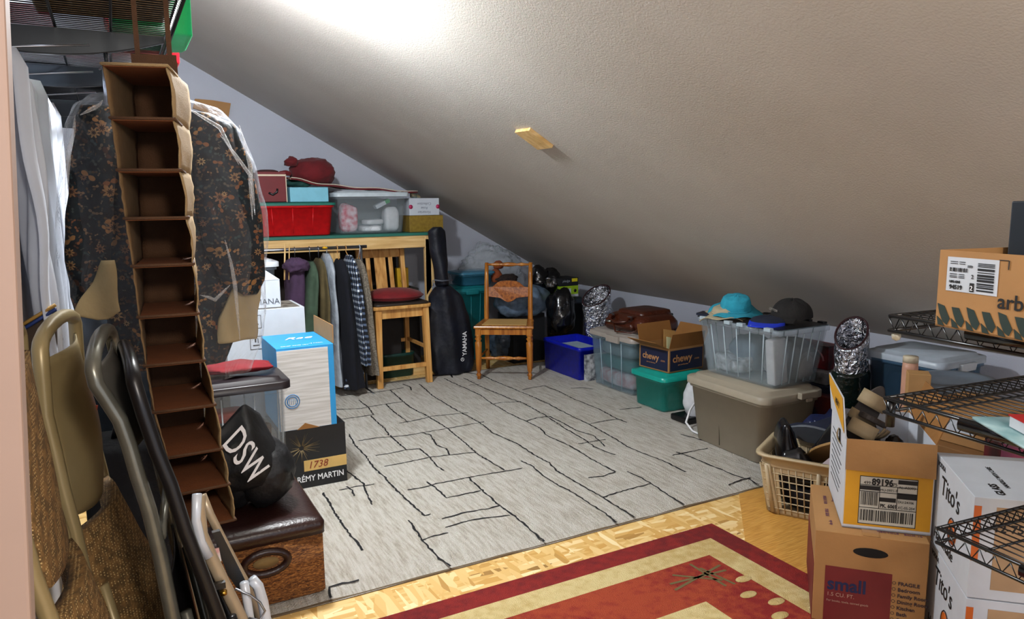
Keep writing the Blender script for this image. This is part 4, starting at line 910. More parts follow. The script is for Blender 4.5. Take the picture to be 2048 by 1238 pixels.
# ottoman and shoe store bag
ot = thing('storage_ottoman', 'woven seagrass ottoman with dark brown leather lid and oval handle', 'ottoman', (.335, 2.82, .018))
ow, od, oh = .49, .55, .235
M = MB(); M.loft([(.0, ow-.02, od-.02, .015), (.01, ow, od, .015), (oh, ow, od, .015)], n=3); M.build('body', WICKER, ot)
lea = mat('dark_brown_leather_pad', '2c1512', .32, var=.2, vs=8, bump=.15, bs=90)
M = MB(); M.loft([(oh-.005, ow+.012, od+.012, .02), (oh+.035, ow+.014, od+.014, .02), (oh+.05, ow-.01, od-.01, .03), (oh+.056, ow-.12, od-.12, .03)], n=4); M.build('lid', lea, ot)
M = MB(); M.tube([(.04+.075*cos(a), -od/2-.004, .165+.04*sin(a)) for a in [i*pi/12 for i in range(24)]], .014, 8, closed=True); M.build('handle_ring', lea, ot)
M = MB(); M.lathe([(.04, 0), (.04, .002)], n=24, sx=1.1, sy=.5, M=Matrix.Translation((.04, -od/2-.001, .165)) @ Matrix.Rotation(pi/2, 4, 'X')); M.build('handle_hole', mat('tan_hole_cloth', '8a7146', .9), ot)

bg = thing('shoe_store_bag', 'black cloth bag with large white letters slumped on the ottoman', 'bag', (.42, 2.8, .31))
BYb = 2.68
P = [ony(*p, BYb) for p in ((435, 862), (487, 810), (516, 830), (522, 855), (556, 905), (500, 960), (448, 985))]
bkc = mat('black_nonwoven', '0a0b0f', .55, var=.4, vs=7, bump=.4, bs=30)
M = MB()
def pp(px, py, dy=0): return ony(px, py, BYb+dy)
g = [[(436, 862, .04), (487, 809, .10), (517, 828, .16)], [(440, 905, .0), (500, 868, .0), (545, 880, .08)], [(448, 950, -.02), (520, 935, -.04), (572, 925, .03)], [(455, 985, .0), (520, 972, -.03), (588, 960, .02)]]
def fb(u, v):
    a = v*2; i = min(int(a), 1); f = a-i; b = u*3; j = min(int(b), 2); h = b-j
    q = lambda j_: Vector(g[j_][i]).lerp(Vector(g[j_][i+1]), f); r = q(j).lerp(q(j+1), h); p = pp(r.x, r.y, r.z); return p+Vector((0, -.012*sin(u*pi)*sin(v*pi)+.008*nz((u*4, v*4, 1), 1.5), 0))
M.surf(fb, 24, 20); wb(M, 'top_fold', bkc, bg, solid=.012)
M = MB(); c = ony(530, 1000, 2.76); blob(M, (c.x, 2.78, .31+.118), (.115, .14, .125), 33, .15, 6, crease=.15, flat=.05); wb(M, 'body', bkc, bg)
M = MB(); c = ony(470, 985, 2.82); blob(M, (c.x, 2.82, .31+.11), (.09, .12, .12), 35, .2, 6, crease=.15, flat=.05); wb(M, 'side_bulge', bkc, bg)
M = MB(); o_ = pp(438, 905, -.032); e_ = pp(500, 920, -.060); uu = (pp(490, 968, -.05)-pp(443, 885, -.03)).normalized(); vv = Vector((0, -.1, 1)).normalized(); nn = (pp(500, 870)-pp(440, 930)).normalized()
M.text('DSW', .135, pp(443, 888, -.055), pp(495, 955, -.07)-pp(443, 880, -.055), pp(480, 842, -.03)-pp(442, 882, -.055), bold=.0008, squash=.62)
wb(M, 'lettering', INKW, bg)

# ------------------------------------------------------------------ folding chairs leaning by the left wall
def foldchair(name, lab, Yn, path, dx, dy, fm_, r, base, panels, low=None, arc=.05, group=None):
    """path: pixel points of the near side tube from the top down, taken in the plane Y=Yn; far side offset by (dx, dy)"""
    N_ = [ony(px, py, Yn) for px, py in path]; N_.append(Vector(base)); off = Vector((dx, dy, 0))
    t = thing(name, lab, 'folding chair', (base[0], base[1], 0), group=group)
    top = N_[0]; A = []
    for i in range(1, 8): a = pi*i/8; A.append(top+off*(.5-.5*cos(a))+Vector((0, 0, arc*sin(a))))
    F_ = [p+off for p in N_]
    M = MB(); M.tube(N_[::-1]+A+F_, r, 10); wb(M, 'frame', fm_, t)
    def along(s_, f):
        L_ = [(N_[i+1]-N_[i]).length for i in range(len(N_)-1)]; d = f*sum(L_)
        for i, l in enumerate(L_):
            if d <= l or i == len(L_)-1: p = N_[i].lerp(N_[i+1], min(1, d/l)); break
            d -= l
        return p+off*s_
    for nm, f0, f1, bulge, m_, th, wob in panels:
        M = MB()
        def fn(u, v):
            e = 1-(2*u-1)**4
            vv_ = f0+(f1-f0)*v; p = along(.04+.92*u, vv_); lowc = .0
            if wob: p = along(.04+.92*u, f0+(f1-f0)*(v*(1-wob*(1-e)*0)-(wob*(2*u-1)**2)*v*.5))
            return p+Vector((bulge*sin(pi*u)*(.35+.65*sin(pi*min(1, v*.9+.05))), 0, 0))
        M.surf(fn, 16, 18); wb(M, nm, m_, t, solid=th)
    for f in (low or []):
        M = MB(); M.tube([along(0, f)+Vector((.01, 0, 0)), along(1, f)+Vector((.01, 0, 0))], r*.6, 8); wb(M, 'crossbar', fm_, t)
    # rear legs folded flat
    for s_ in (0.06, .94):
        M = MB(); M.tube([along(s_, .45)+Vector((.022, 0, 0)), along(s_, .7)+Vector((.03, 0, 0)), along(s_, .98)+Vector((.03, 0, .0))], r*.8, 8); wb(M, 'rear_leg', fm_, t)
        p = along(s_, .62)+Vector((.035, 0, 0)); M = MB(); M.lathe([(.001, -.004), (.008, -.004), (.008, .004), (.001, .004)], p, 10); wb(M, 'rivet', STEEL, t)
    return t
foldchair('folding_chair', 'tan metal folding chair with dotted padded seat leaning behind first', 1.66, [(80, 700), (84, 750), (90, 830), (107, 900), (125, 980), (148, 1064), (172, 1173), (200, 1238)], .045, .36, TAN, .0150, (-.03, 1.66, .014),
    [('backrest', .02, .33, .05, TAN, .004, .15), ('seat', .34, .78, .09, DOTS, .03, 0)], low=(.85,), arc=.035)
foldchair('folding_chair', 'tan folding chair with dotted backrest and seat nearest door casing', 1.22, [(-14, 745), (-6, 830), (8, 930), (34, 1040), (64, 1150), (98, 1238)], .0, .33, TAN, .013, (-.06, 1.22, .014),
    [('backrest', .02, .30, .022, DOTS, .03, .1), ('seat', .33, .80, .06, DOTS, .03, 0)], low=(.85,), arc=.03)
foldchair('folding_chair', 'dark grey metal folding chair with bent top between tan and black chairs', 1.47, [(186, 742), (192, 768), (214, 800), (240, 840), (258, 890), (275, 950), (298, 1020), (320, 1110), (346, 1238)], .03, .34, mat('gunmetal_enamel', '6f6e64', .28, .5, var=.25), .0135, (.115, 1.47, .014),
    [('backrest', .0, .16, .02, mat('gunmetal_sheet', '625f58', .4, .3), .004, .2), ('seat', .40, .80, .02, mat('dark_seat_sheet', '1a181a', .4, .3), .006, 0)], low=(.30, .85), arc=.04)
foldchair('folding_chair', 'black metal folding chair leaning nearest the fabric shoe organizer', 1.43, [(268, 765), (288, 830), (312, 900), (341, 970), (370, 1060), (405, 1150), (438, 1238)], -.012, .33, mat('black_enamel', '1c1b1d', .3, .4), .013, (.235, 1.43, .014),
    [('backrest', .0, .2, .0, mat('black_sheet', '121013', .45, .2), .004, .2), ('seat', .28, .85, .0, mat('black_sheet', '121013', .45, .2), .008, 0)], low=(.9,), arc=.03)
M = MB(); P = [ony(*p, 1.86) for p in ((186, 812), (196, 812), (188, 858), (180, 848))]; M.slab(P, (0, 1, 0), .01); tag(M.build('orange_tag', mat('orange_card', 'b84a26', .5)), 'small orange card stuck between tan and dark grey folding chairs', 'card')

fr = thing('folded_step_frame', 'folded white and beige metal step frame leaning against black chair', 'step frame', (.3, 1.5, 0))
bei = mat('beige_bar_enamel', 'a8957a', .3, .2); whe = mat('white_bar_enamel', 'c9ced6', .3, .1)
def bars_(pts, y_, r, m_, nm, fl=.45, ext=None):
    P = [ony(px, py, y_) for px, py in pts]
    if ext: P.append(Vector(ext))
    M = MB(); M.tube(P, r, 8, flat=fl, up=(1, 0, 0)); wb(M, nm, m_, fr)
bars_([(398, 992), (397, 1020), (402, 1070), (424, 1120), (448, 1170), (482, 1238)], 1.50, .013, bei, 'side_bar', .6, (.33, 1.5, .02))
bars_([(394, 988), (392, 1040), (402, 1085), (418, 1115)], 1.49, .009, whe, 'side_bar_edge', .6)
bars_([(404, 990), (420, 1030), (440, 1070), (466, 1120), (488, 1160), (520, 1238)], 1.60, .009, bei, 'side_bar', .5, (.42, 1.6, .02))
bars_([(488, 1165), (494, 1200), (500, 1240)], 1.52, .009, whe, 'leg_tube', 1, (.36, 1.52, .02))
bars_([(503, 1158), (516, 1172), (526, 1205), (532, 1240)], 1.54, .011, whe, 'leg_tube', 1, (.40, 1.54, .02))
P = [ony(*p, 1.56) for p in ((424, 1066), (440, 1062), (490, 1160), (478, 1182), (455, 1150))]
M = MB(); M.slab(P, (0, 1, 0), .012); wb(M, 'black_plate', BLACK, fr)
M = MB(); P = [ony(*p, 1.548) for p in ((430, 1098), (438, 1096), (443, 1122), (438, 1126))]; M.slab(P, (0, 1, 0), .003); wb(M, 'label', mat('red_white_label', 'd8d4d0', .5, col2='b8321f', vs=40), fr)
M = MB(); P = [ony(*p, 1.5) for p in ((470, 1178), (500, 1190), (520, 1205), (530, 1222), (520, 1240), (498, 1236))]; M.tube(P, .0025, 6); wb(M, 'wire_hook', STEEL, fr)
M = MB(); p = ony(447, 1185, 1.485); M.lathe([(.001, -.004), (.007, -.004), (.007, .004), (.001, .004)], p, 10); wb(M, 'rivet', mat('brass', 'b08a3c', .3, 1), fr)
M = MB(); p = ony(440, 1170, 1.48); M.box(p, (.02, .012, .012)); wb(M, 'stopper', BLACK, fr)

# ------------------------------------------------------------------ right hand row, from the back to the front
bluep = mat('cobalt_plastic', '0a1bb8', .35, var=.25, vs=30)
t = tote('open_bin', 'cobalt blue open plastic bin on rug edge beside leather briefcase bin', (3.31, 5.02, .001), 0, .34, .55, .278, bluep, None, taper=.97, rim=.008, r=.015)
M = MB(); M.box((0, 0, .003), (.24, .40, .006)); tag(M.build('paper_sheet', mat('pale_blue_paper', 'a8bccb', .6), loc=(3.31, 5.02, .225)), 'pale papers lying near rim of blue open bin', 'paper')
M = MB(); M.box((0, 0, .10), (.26, .44, .2)); tag(M.build('paper_stack', mat('navy_folder', '17244f', .6), loc=(3.31, 5.02, .02)), 'stack of dark folders filling blue open bin', 'folder')
t = carton('magazine_file', 'narrow white magazine file between blue bin and beige lidded bin', (3.27, 4.71, .018), 0, .2, .03, .21, mat('magazine_spines', 'c9ccd0', .5, col2='40454e', vs=26), 'magazine file')
beil = mat('beige_lid_plastic', 'a59c93', .4)
fr2 = mat('blue_frosted_plastic', 'a9c8d8', .28, alpha=.28, var=.03, spec=.6)
t = tote('clear_bin', 'frosted bin with beige lid carrying the leather briefcase', (3.39, 4.39, .018), 0, .42, .53, .44, fr2, beil, ribs=3, taper=.9, lidh=.035, ribm=mat('clear_rib2', 'b5cbd6', .2, alpha=.7), rim=.008, lidover=.008)
M = MB(); M.box((-.235, -.06, .40), (.02, .15, .05)); M.build('latch', beil, t, bevel=.003)
pack('folded_cloth', 'white cloth at bottom of beige lidded frosted bin', (3.39, 4.39, .035), (.34, .44, .12), mat('white_pink_cloth', 'd9dce0', .8, col2='c58a94', vs=14), sd=40, cat='cloth')
pack('folded_cloth', 'teal green cloth in middle of beige lidded frosted bin', (3.39, 4.39, .16), (.34, .44, .10), mat('teal_cloth', '2f7f83', .8, var=.3), sd=41, cat='cloth')
pack('folded_cloth', 'pale blue cloth on top inside beige lidded frosted bin', (3.39, 4.39, .265), (.35, .45, .12), mat('pale_blue_cloth', '86a2ae', .8, var=.3), sd=42, cat='cloth')
# briefcase lying on the bin
br = mat('brown_leather', '4a1d0c', .25, var=.25, vs=8, bump=.25, bs=120, spec=.7)
bz = .463
bc = thing('briefcase', 'glossy brown leather briefcase lying flat on beige lidded bin', 'briefcase', (3.44, 4.36, bz), radians(4))
M = MB(); M.loft([(.0, .36, .42, .05), (.02, .39, .46, .06), (.07, .38, .45, .06), (.11, .33, .40, .06), (.125, .28, .34, .06)], n=5); M.build('body', br, bc)
M = MB(); M.loft([(.10, .32, .30, .03), (.145, .30, .28, .04), (.152, .26, .24, .04)], n=4); M.build('flap', br, bc, loc=(.04, .01, 0))
M = MB(); M.loft([(.03, .07, .30, .02), (.075, .06, .27, .02)], n=3); M.build('front_pocket', br, bc, loc=(-.19, -.0, 0))
for y_ in (-.1, .1):
    M = MB(); M.box((-.17, y_, .115), (.10, .03, .012)); M.build('buckle_strap', br, bc, bevel=.003); M = MB(); M.box((-.20, y_, .12), (.02, .034, .012)); M.build('buckle', STEEL, bc, bevel=.002)
M = MB(); M.tube([(-.19, -.09, .10), (-.235, -.08, .085), (-.25, 0, .075), (-.235, .08, .085), (-.19, .09, .10)], .009, 8); M.build('handle', br, bc)
M = MB(); M.tube([(-.15, -.22, .06), (-.26, -.18, .02), (-.27, -.02, .012), (-.2, .1, .10)], .006, 6); M.build('shoulder_strap', br, bc)
M = MB(); M.lathe([(.001, 0), (.018, .004), (.018, .014), (.001, .018)], (-.225, .11, .06), 12, sx=.8, sy=1.6); M.build('metal_plate', mat('nickel', 'b9b7ac', .25, 1), bc)
M = MB(); M.tube([(.19, -.1, .09), (.22, -.1, .10), (.22, .1, .10), (.19, .1, .09)], .012, 8); M.build('rear_handle', BLACK, bc)
# teal file bin and pet food carton
tealc = mat('teal_clear_plastic', '16a89c', .22, alpha=.6, var=.12, spec=.7)
t = tote('file_bin', 'translucent teal lidded file bin under the navy printed carton', (3.29, 3.86, .018), 0, .35, .32, .255, tealc, mat('teal_lid_plastic', '15a293', .3), taper=.95, lidh=.03, r=.03, handles=False)
for i, (x_, ang, c_) in enumerate(((3.22, -.1, '2f9a86'), (3.27, -.25, '6fc0a8'), (3.33, -.4, '1f7f70'))):
    M = MB(); M.box((0, 0, .075), (.075, .012, .15)); M.box((0, -.0065, .08), (.05, .001, .05), 1)
    tag(M.build('booklet', [mat('booklet_%d' % i, c_, .5), mat('booklet_print', 'bfe0d0', .5)], loc=(x_, 3.735, .034), rot=(0, ang, 0)), ('%s green booklet inside the teal file bin' % ('leftmost', 'middle pale', 'most tilted')[i]), 'booklet')
navy = mat('navy_print_card', '141c3c', .5, var=.08)
cw = carton('pet_food_carton', 'open navy printed pet supply carton on the teal file bin', (3.33, 3.885, .276), radians(4), .32, .29, .165, KRAFT, open_=True, flaps=(('-x', .13, radians(25)), ('-y', .10, radians(78)), ('+y', .13, radians(75)), ('+x', .13, radians(60))), inner=KRAFT_D)
M = MB(); M.box((-.161, 0, .08), (.002, .265, .14)); M.box((.0, -.146, .08), (.30, .002, .14)); M.build('printed_panel', navy, cw)
M = MB(); M.text('chewy', .062, (-.1625, .11, .07), (0, -1, 0), (0, 0, 1), bold=.0012); M.text('.com', .022, (-.1625, -.065, .07), (0, -1, 0), (0, 0, 1)); M.text('your pet favorites', .012, (-.1625, .07, .045), (0, -1, 0), (0, 0, 1))
M.text('chewy', .07, (-.13, -.1475, .07), (1, 0, 0), (0, 0, 1), bold=.0012); M.text('.com', .024, (.07, -.1475, .07), (1, 0, 0), (0, 0, 1)); M.text('your pet favorites', .013, (-.08, -.1475, .045), (1, 0, 0), (0, 0, 1)); M.build('lettering', mat('tan_print', 'c08a5a', .5), cw)
M = MB(); M.slab([(-.05, -.07, .06), (.03, -.07, .06), (.03, -.06, .22), (-.05, -.06, .24)], (0, 1, 0), .004); tag(M.build('paper', mat('cream_paper', 'd9dcae', .6), loc=(3.25, 3.84, .276)), 'cream paper sheet sticking out of navy printed carton', 'paper')
M = MB(); M.slab([(-.02, .0, .04), (.11, .0, .04), (.10, .03, .24), (-.0, .03, .26)], (0, 1, 0), .004); tag(M.build('kraft_envelope', mat('light_kraft', 'c39557', .7), loc=(3.30, 3.9, .276)), 'light kraft envelope standing in the navy printed carton', 'envelope')
bm = MB(); bm.box((0, 0, .08), (.13, .03, .13)); o = bm.build('media_case', mat('striped_case', '8f958f', .5, col2='3f4a44', vs=30), loc=(3.41, 3.80, .30), rot=(-.2, 0, .1)); tag(o, 'grey striped case standing in the navy printed carton', 'media case')
# white bag in the gap
t = thing('handbag', 'white bag with black strap squeezed between teal bin and beige tote', 'bag', (3.17, 3.5, .018))
M = MB(); blob(M, (3.22, 3.48, .15), (.10, .10, .15), 44, .15, 5, crease=.15, flat=.12); wb(M, 'body', wht, t)
M = MB(); M.box((3.17, 3.5, .04), (.2, .16, .04)); wb(M, 'base', BLACK, t, bevel=.01)
M = MB(); M.tube([onz(1400, 790, .2), onz(1380, 820, .12), onz(1372, 845, .06), onz(1385, 862, .03), onz(1402, 870, .03)], .007, 6); wb(M, 'strap', INKW, t)
# beige tote and clear flip lid tote
greyp = mat('greige_plastic', '9d9381', .45, var=.05)
gt_ = tote('storage_tote', 'large beige grey lidded tote standing on the rug edge', (3.11, 2.94, .018), radians(-2), .40, .60, .40, greyp, greyp, taper=.88, lidh=.045, r=.05, rim=.012, lidover=.012, handles=False)
M = MB(); w_, d_ = .40, .60
M.tube([(-.186, .24, .26), (-.183, -.07, .255), (-.182, -.11, .235), (-.182, -.23, .235)], .003, 6); M.tube([(-.179, .05, .02), (-.188, .05, .255)], .0025, 6); M.build('groove', mat('greige_shadow', '5c5548', .6), gt_)
M = MB(); M.box((.06, -.345, .375), (.12, .03, .035)); M.box((.06, -.355, .35), (.04, .012, .02)); M.build('latch', greyp, gt_, bevel=.004)
ct2 = tote('flip_lid_crate', 'tall clear crate with black hinged lid on the beige grey tote', (3.17, 2.94, .42), 0, .38, .59, .325, mat('clear_crate_plastic', 'bdd2de', .2, alpha=.22, var=.02, spec=.7), None, ribs=5, taper=.86, r=.02, rim=.014, ribm=mat('crate_rib', 'c4d6e0', .2, alpha=.7), cat='storage crate')
M = MB(); M.slab([(-.19, -.295, .318), (.19, -.295, .318), (.2, .3, .322), (-.2, .3, .322)], (0, 0, 1), .008); M.build('lid', BLACK, ct2, bevel=.002)
for i in range(6):
    for sx in (-1, 1): M = MB(); M.box((sx*.205, -.24+.096*i, .324), (.028, .045, .02)); M.build('lid_knuckle', BLACK if sx > 0 else mat('crate_knuckle', 'b7c8d2', .3, alpha=.8), ct2, bevel=.003)
M = MB(); M.box((0, 0, .125), (.10, .06, .25)); tag(M.build('paper_bundle', wht, loc=(3.07, 2.72, .44), rot=(0, -.12, 0), bevel=.01), 'tall white bundle standing in the near corner of clear crate', 'bundle')
pack('plastic_wrapping', 'shiny crumpled clear wrapping at far end of the clear crate', (3.13, 3.08, .435), (.2, .22, .10), mat('silver_wrap', 'c3ccd4', .15, var=.5, vs=30, bump=1, bs=30), sd=50, amp=.3, cat='wrapping')
pack('cloth_bundle', 'grey cloth bundle at right side inside the clear crate', (3.24, 2.80, .435), (.16, .26, .22), mat('grey_cloth', '8b8f92', .8, var=.2), sd=51, cat='cloth')
pack('cloth_bundle', 'pale blue grey bundle behind white bundle inside clear crate', (3.21, 3.05, .435), (.2, .2, .20), mat('blue_grey_cloth', '6d8294', .8, var=.3), sd=52, cat='cloth')
# hats on the lid
HZ = .752
tq = mat('turquoise_cotton', '2596ae', .9, var=.2, vs=20, bump=.3, bs=90)
def bucket(name, lab, c, m, r=.085, tilt=(0, 0, 0), h=.085, brim=.155):
    t = thing(name, lab, 'hat', c, rot=tilt); M = MB()
    def crown(u, v):
        a = 2*pi*u; pr = [(r*1.02, 0), (r*.98, h*.5), (r*.85, h*.92), (r*.4, h*1.05), (.001, h*1.07)]
        f = v*4; i = min(int(f), 3); f -= i; q = pr[i][0]+(pr[i+1][0]-pr[i][0])*f; z = pr[i][1]+(pr[i+1][1]-pr[i][1])*f
        return Vector((q*cos(a)*(1+.05*sin(3*a)), q*sin(a), z+.006*nz((cos(a)*3, sin(a)*3, v*3), 1)))
    M.surf(crown, 40, 18, cu=True); M.build('crown', m, t)
    M = MB()
    def br_(u, v): a = 2*pi*u; q = r*1.0+(brim-r)*v; return Vector((q*cos(a), q*sin(a), .004-.02*v+.028*v*sin(2*a+.6)+.01*v*sin(5*a)))
    M.surf(br_, 48, 8, cu=True); M.build('brim', m, t, solid=.004)
    M = MB(); M.tube([(r*1.04*cos(a), r*1.0*sin(a), .008) for a in [i*pi/16 for i in range(32)]], .004, 6, closed=True); M.build('band', m, t); return t
def seat_hat(px, py, z): p = onz(px, py, z); return (p.x, p.y, z)
bucket('bucket_hat', 'turquoise cotton bucket hat on black lid of clear crate', (3.10, 3.07, HZ+.045), tq, tilt=(radians(8), radians(-10), .3), h=.08)
bucket('sun_hat', 'beige sun hat mostly hidden under the turquoise hat', (3.06, 3.10, HZ+.022), mat('beige_cotton', 'a89c80', .9), r=.08, h=.04, tilt=(radians(4), radians(-6), .2), brim=.15)
def cap(name, lab, c, m, m2, rz, tilt=0, h=.10):
    t = thing(name, lab, 'cap', c, rot=(tilt, 0, rz)); M = MB()
    def crown(u, v): a = 2*pi*u; b = v*pi/2; return Vector((.115*cos(a)*cos(b)**.8, .10*sin(a)*cos(b)**.8, h*sin(b)*(1+.04*sin(6*a))+.004*nz((cos(a)*3, sin(a)*3, v), 2)))
    M.surf(crown, 40, 14, cu=True); M.build('crown', m, t)
    M = MB()
    def vis(u, v): a = -pi*.42+pi*.84*u; q = .09+.105*v*(cos(a)**.6); return Vector((q*cos(a)+.01, .098*sin(a)*(1+.05*v), .006-.022*v*sin(a)**2-.008*v))
    M.surf(vis, 24, 8); M.build('visor', m2, t, solid=.004)
    M = MB(); M.lathe([(.007, h), (.006, h+.004), (.001, h+.005)], n=10); M.build('button', m, t); return t
blk2 = mat('black_cotton', '1b1816', .9, var=.25, bump=.3, bs=90)
c1 = cap('baseball_cap', 'black cotton cap with small grey lettering on crate lid', (3.25, 2.80, HZ+.028), blk2, blk2, radians(165), radians(-4), .095)
M = MB(); M.text('COTTON', .018, (.118, -.04, .035), (0, 1, 0), (-.2, 0, 1)); 
o_ = Vector((-.0, 0, 0)); M.build('lettering', mat('grey_thread', '9a948a', .6), c1)
cap('baseball_cap', 'royal blue and navy cap under the black cap', (3.12, 2.84, HZ+.003), mat('navy_cotton', '141b2e', .9), mat('royal_blue_cotton', '1233c8', .8), radians(205), 0, .032)
M = MB(); P = [(2.96, 3.24, HZ+.002), (3.05, 3.28, HZ+.002), (3.08, 3.12, HZ+.002), (2.98, 3.08, HZ+.002)]; M.slab(P, (0, 0, 1), .012); tag(M.build('folder', mat('navy_folder2', '10182c', .5)), 'dark navy folder at far left corner of crate lid under hats', 'folder')

# things behind the beige tote, by the low wall
M = MB(); M.box((0, 0, .17), (.34, .50, .34)); tag(M.build('storage_box', mat('deep_navy_card', '131a33', .7), loc=(3.72, 3.03, .001), bevel=.004), 'deep navy box behind the beige grey tote', 'box')
t = carton('appliance_box', 'white and black printed flat box under the red box', (3.70, 2.98, .343), 0, .26, .34, .07, mat('white_black_print', 'b9b5b8', .5, col2='1a1a1e', vs=9), 'box')
t = carton('toy_box', 'red and black printed box with white pictures behind clear crate', (3.70, 2.99, .415), 0, .12, .26, .14, mat('red_black_print', 'a3172a', .35, col2='160d12', vs=7), 'box')
M = MB(); M.tube([(-.0605, .1*cos(a), .05+.07*sin(a)) for a in [i*pi/10 for i in range(11)]], .006, 6); M.box((-.061, .03, .04), (.002, .03, .05)); M.build('printed_picture', mat('pale_red_print', 'c98a90', .5), t)
M = MB(); M.box((0, 0, .15), (.24, .30, .3)); tag(M.build('storage_box', mat('rust_red_card', '7c2a1c', .7, col2='241a3a', vs=6), loc=(3.60, 2.75, .001), bevel=.004), 'rust red and blue box right of the beige grey tote', 'box')
pack('duffel_bag', 'dark blue bag behind the laundry basket', (3.10, 2.32, .02), (.36, .34, .32), mat('dark_blue_nylon', '0f1c4a', .5, var=.4, bump=.4, bs=20), sd=60, amp=.2, cat='bag')
fr3 = foilroll('silver foil insulation roll beside the white lidded bin at right', (3.39, 2.50, .02), (0, radians(-3), 0), .085, .70, sd=4)
M = MB(); M.lathe([(.098, 0), (.104, .2), (.106, .48), (.101, .50)], n=24, sy=.85); M.build('dark_wrapper', mat('dark_green_film', '0b1a14', .2, var=.5, vs=10, bump=.8, bs=20), fr3)
t = tote('clear_bin', 'blue grey clear bin with white lid at right by low wall', (3.66, 2.29, .001), radians(0), .36, .40, .635, mat('blue_clear_plastic', '5f86a8', .25, alpha=.6, spec=.6), mat('pale_grey_lid', 'aeb8c2', .35), taper=.86, lidh=.035, ribs=0, latch=WHITE_P, lidover=.006)
pack('cloth_bundle', 'dark teal bundle inside the white lidded clear bin', (3.66, 2.29, .02), (.28, .3, .5), mat('dark_teal_bundle', '2d5268', .8, var=.4), sd=61, cat='cloth')
ob = thing('oval_bin', 'grey oval bin with lid and small blue sticker', 'storage bin', (3.30, 1.93, .001))
gyp = mat('slate_plastic', '5c6774', .4, var=.05)
M = MB(); M.lathe([(.15, 0), (.155, .01), (.195, .55), (.20, .56), (.20, .575)], n=36, sx=1, sy=.8); M.build('body', gyp, ob)
M = MB(); M.lathe([(.212, .565), (.215, .59), (.205, .60), (.16, .602), (.15, .592), (.05, .59), (.001, .59)], n=36, sx=1, sy=.8); M.build('lid', mat('slate_lid', '6f7a86', .35), ob)
M = MB(); M.box((0, 0, 0), (.002, .06, .05)); M.build('sticker', mat('blue_sticker', '9ec0dc', .4, col2='2a5ea8', vs=30), ob, loc=(-.185, .0, .47))
M = MB(); M.box((0, 0, .235), (.36, .32, .47)); tag(M.build('storage_box', mat('plain_brown_card', '80592f', .8), loc=(2.92, 1.62, .001), bevel=.003), 'plain brown box on floor behind the black wire rack', 'box')
t = carton('brown_box', 'brown box with white label seen between the upper wire shelves', (2.95, 1.60, .473), 0, .3, .3, .14, KRAFT)
M = MB(); M.box((-.151, .0, .08), (.002, .12, .06)); M.build('label', WHITE, t)

# ------------------------------------------------------------------ laundry basket with shoes
by = radians(-62)
lb = thing('laundry_basket', 'beige plastic laundry basket with lattice sides full of shoes', 'laundry basket', (2.46+.27*.47+.2*.88, 2.29-.27*.88+.2*.47, .004), by)
cream = mat('cream_plastic', 'b9a684', .4, var=.04)
M = MB(); bw, bd, bh = .52, .38, .28
M.loft([(.0, bw*.80, bd*.78, .05), (.012, bw*.82, bd*.80, .05)], n=4); M.build('base', cream, lb)
M = MB(); M.loft([(bh-.05, bw*.975, bd*.97, .06), (bh-.004, bw, bd, .06), (bh-.004, bw+.04, bd+.04, .07), (bh+.006, bw+.04, bd+.04, .07), (bh+.006, bw-.008, bd-.008, .06), (bh-.05, bw*.965, bd*.96, .06)], n=4, caps=(False, False)); M.build('rim', cream, lb)
def bpt(side, s_, z):   # side 0:-y 1:+y 2:-x 3:+x ; s in -1..1
    k = z/bh; W = bw*(.82+.16*k)/2; D = bd*(.80+.18*k)/2
    return Vector(((s_*W), -D if side == 0 else D, z)) if side < 2 else Vector((-W if side == 2 else W, s_*D, z))
for side in range(4):
    n_ = 15 if side < 2 else 11
    M = MB()
    for i in range(n_):
        s_ = -.9+1.8*i/(n_-1); M.tube([bpt(side, s_, .01), bpt(side, s_, bh-.045)], .0028 if (i % 7) else .010, 6)
    for j in range(7):
        z_ = .03+.034*j; M.tube([bpt(side, -.98, z_), bpt(side, .98, z_)], .0028, 6)
    for (s0, s1) in ((-1, -.70), (-.09, .09), (.70, 1)):
        M.add([bpt(side, s0, .01), bpt(side, s1, .01), bpt(side, s1, bh-.04), bpt(side, s0, bh-.04)], [(0, 1, 2, 3)])
    for (z0, z1) in ((.01, .035), (bh-.075, bh-.04)): M.add([bpt(side, -1, z0), bpt(side, 1, z0), bpt(side, 1, z1), bpt(side, -1, z1)], [(0, 1, 2, 3)])
    M.build('lattice_side', cream, lb)
for sx in (-1, 1):
    for sy in (-1, 1):
        M = MB(); P = []
        k0, k1 = .0, 1.0
        def fn(u, v): 
            z = v*(bh-.04); W = bw*(.82+.16*v)/2; D = bd*(.80+.18*v)/2; a = pi/2*u; rr_ = .05
            return Vector((sx*(W-rr_+rr_*cos(a)), sy*(D-rr_+rr_*sin(a)), z))
        M.surf(fn, 8, 8); M.build('corner_panel', cream, lb, solid=.003)
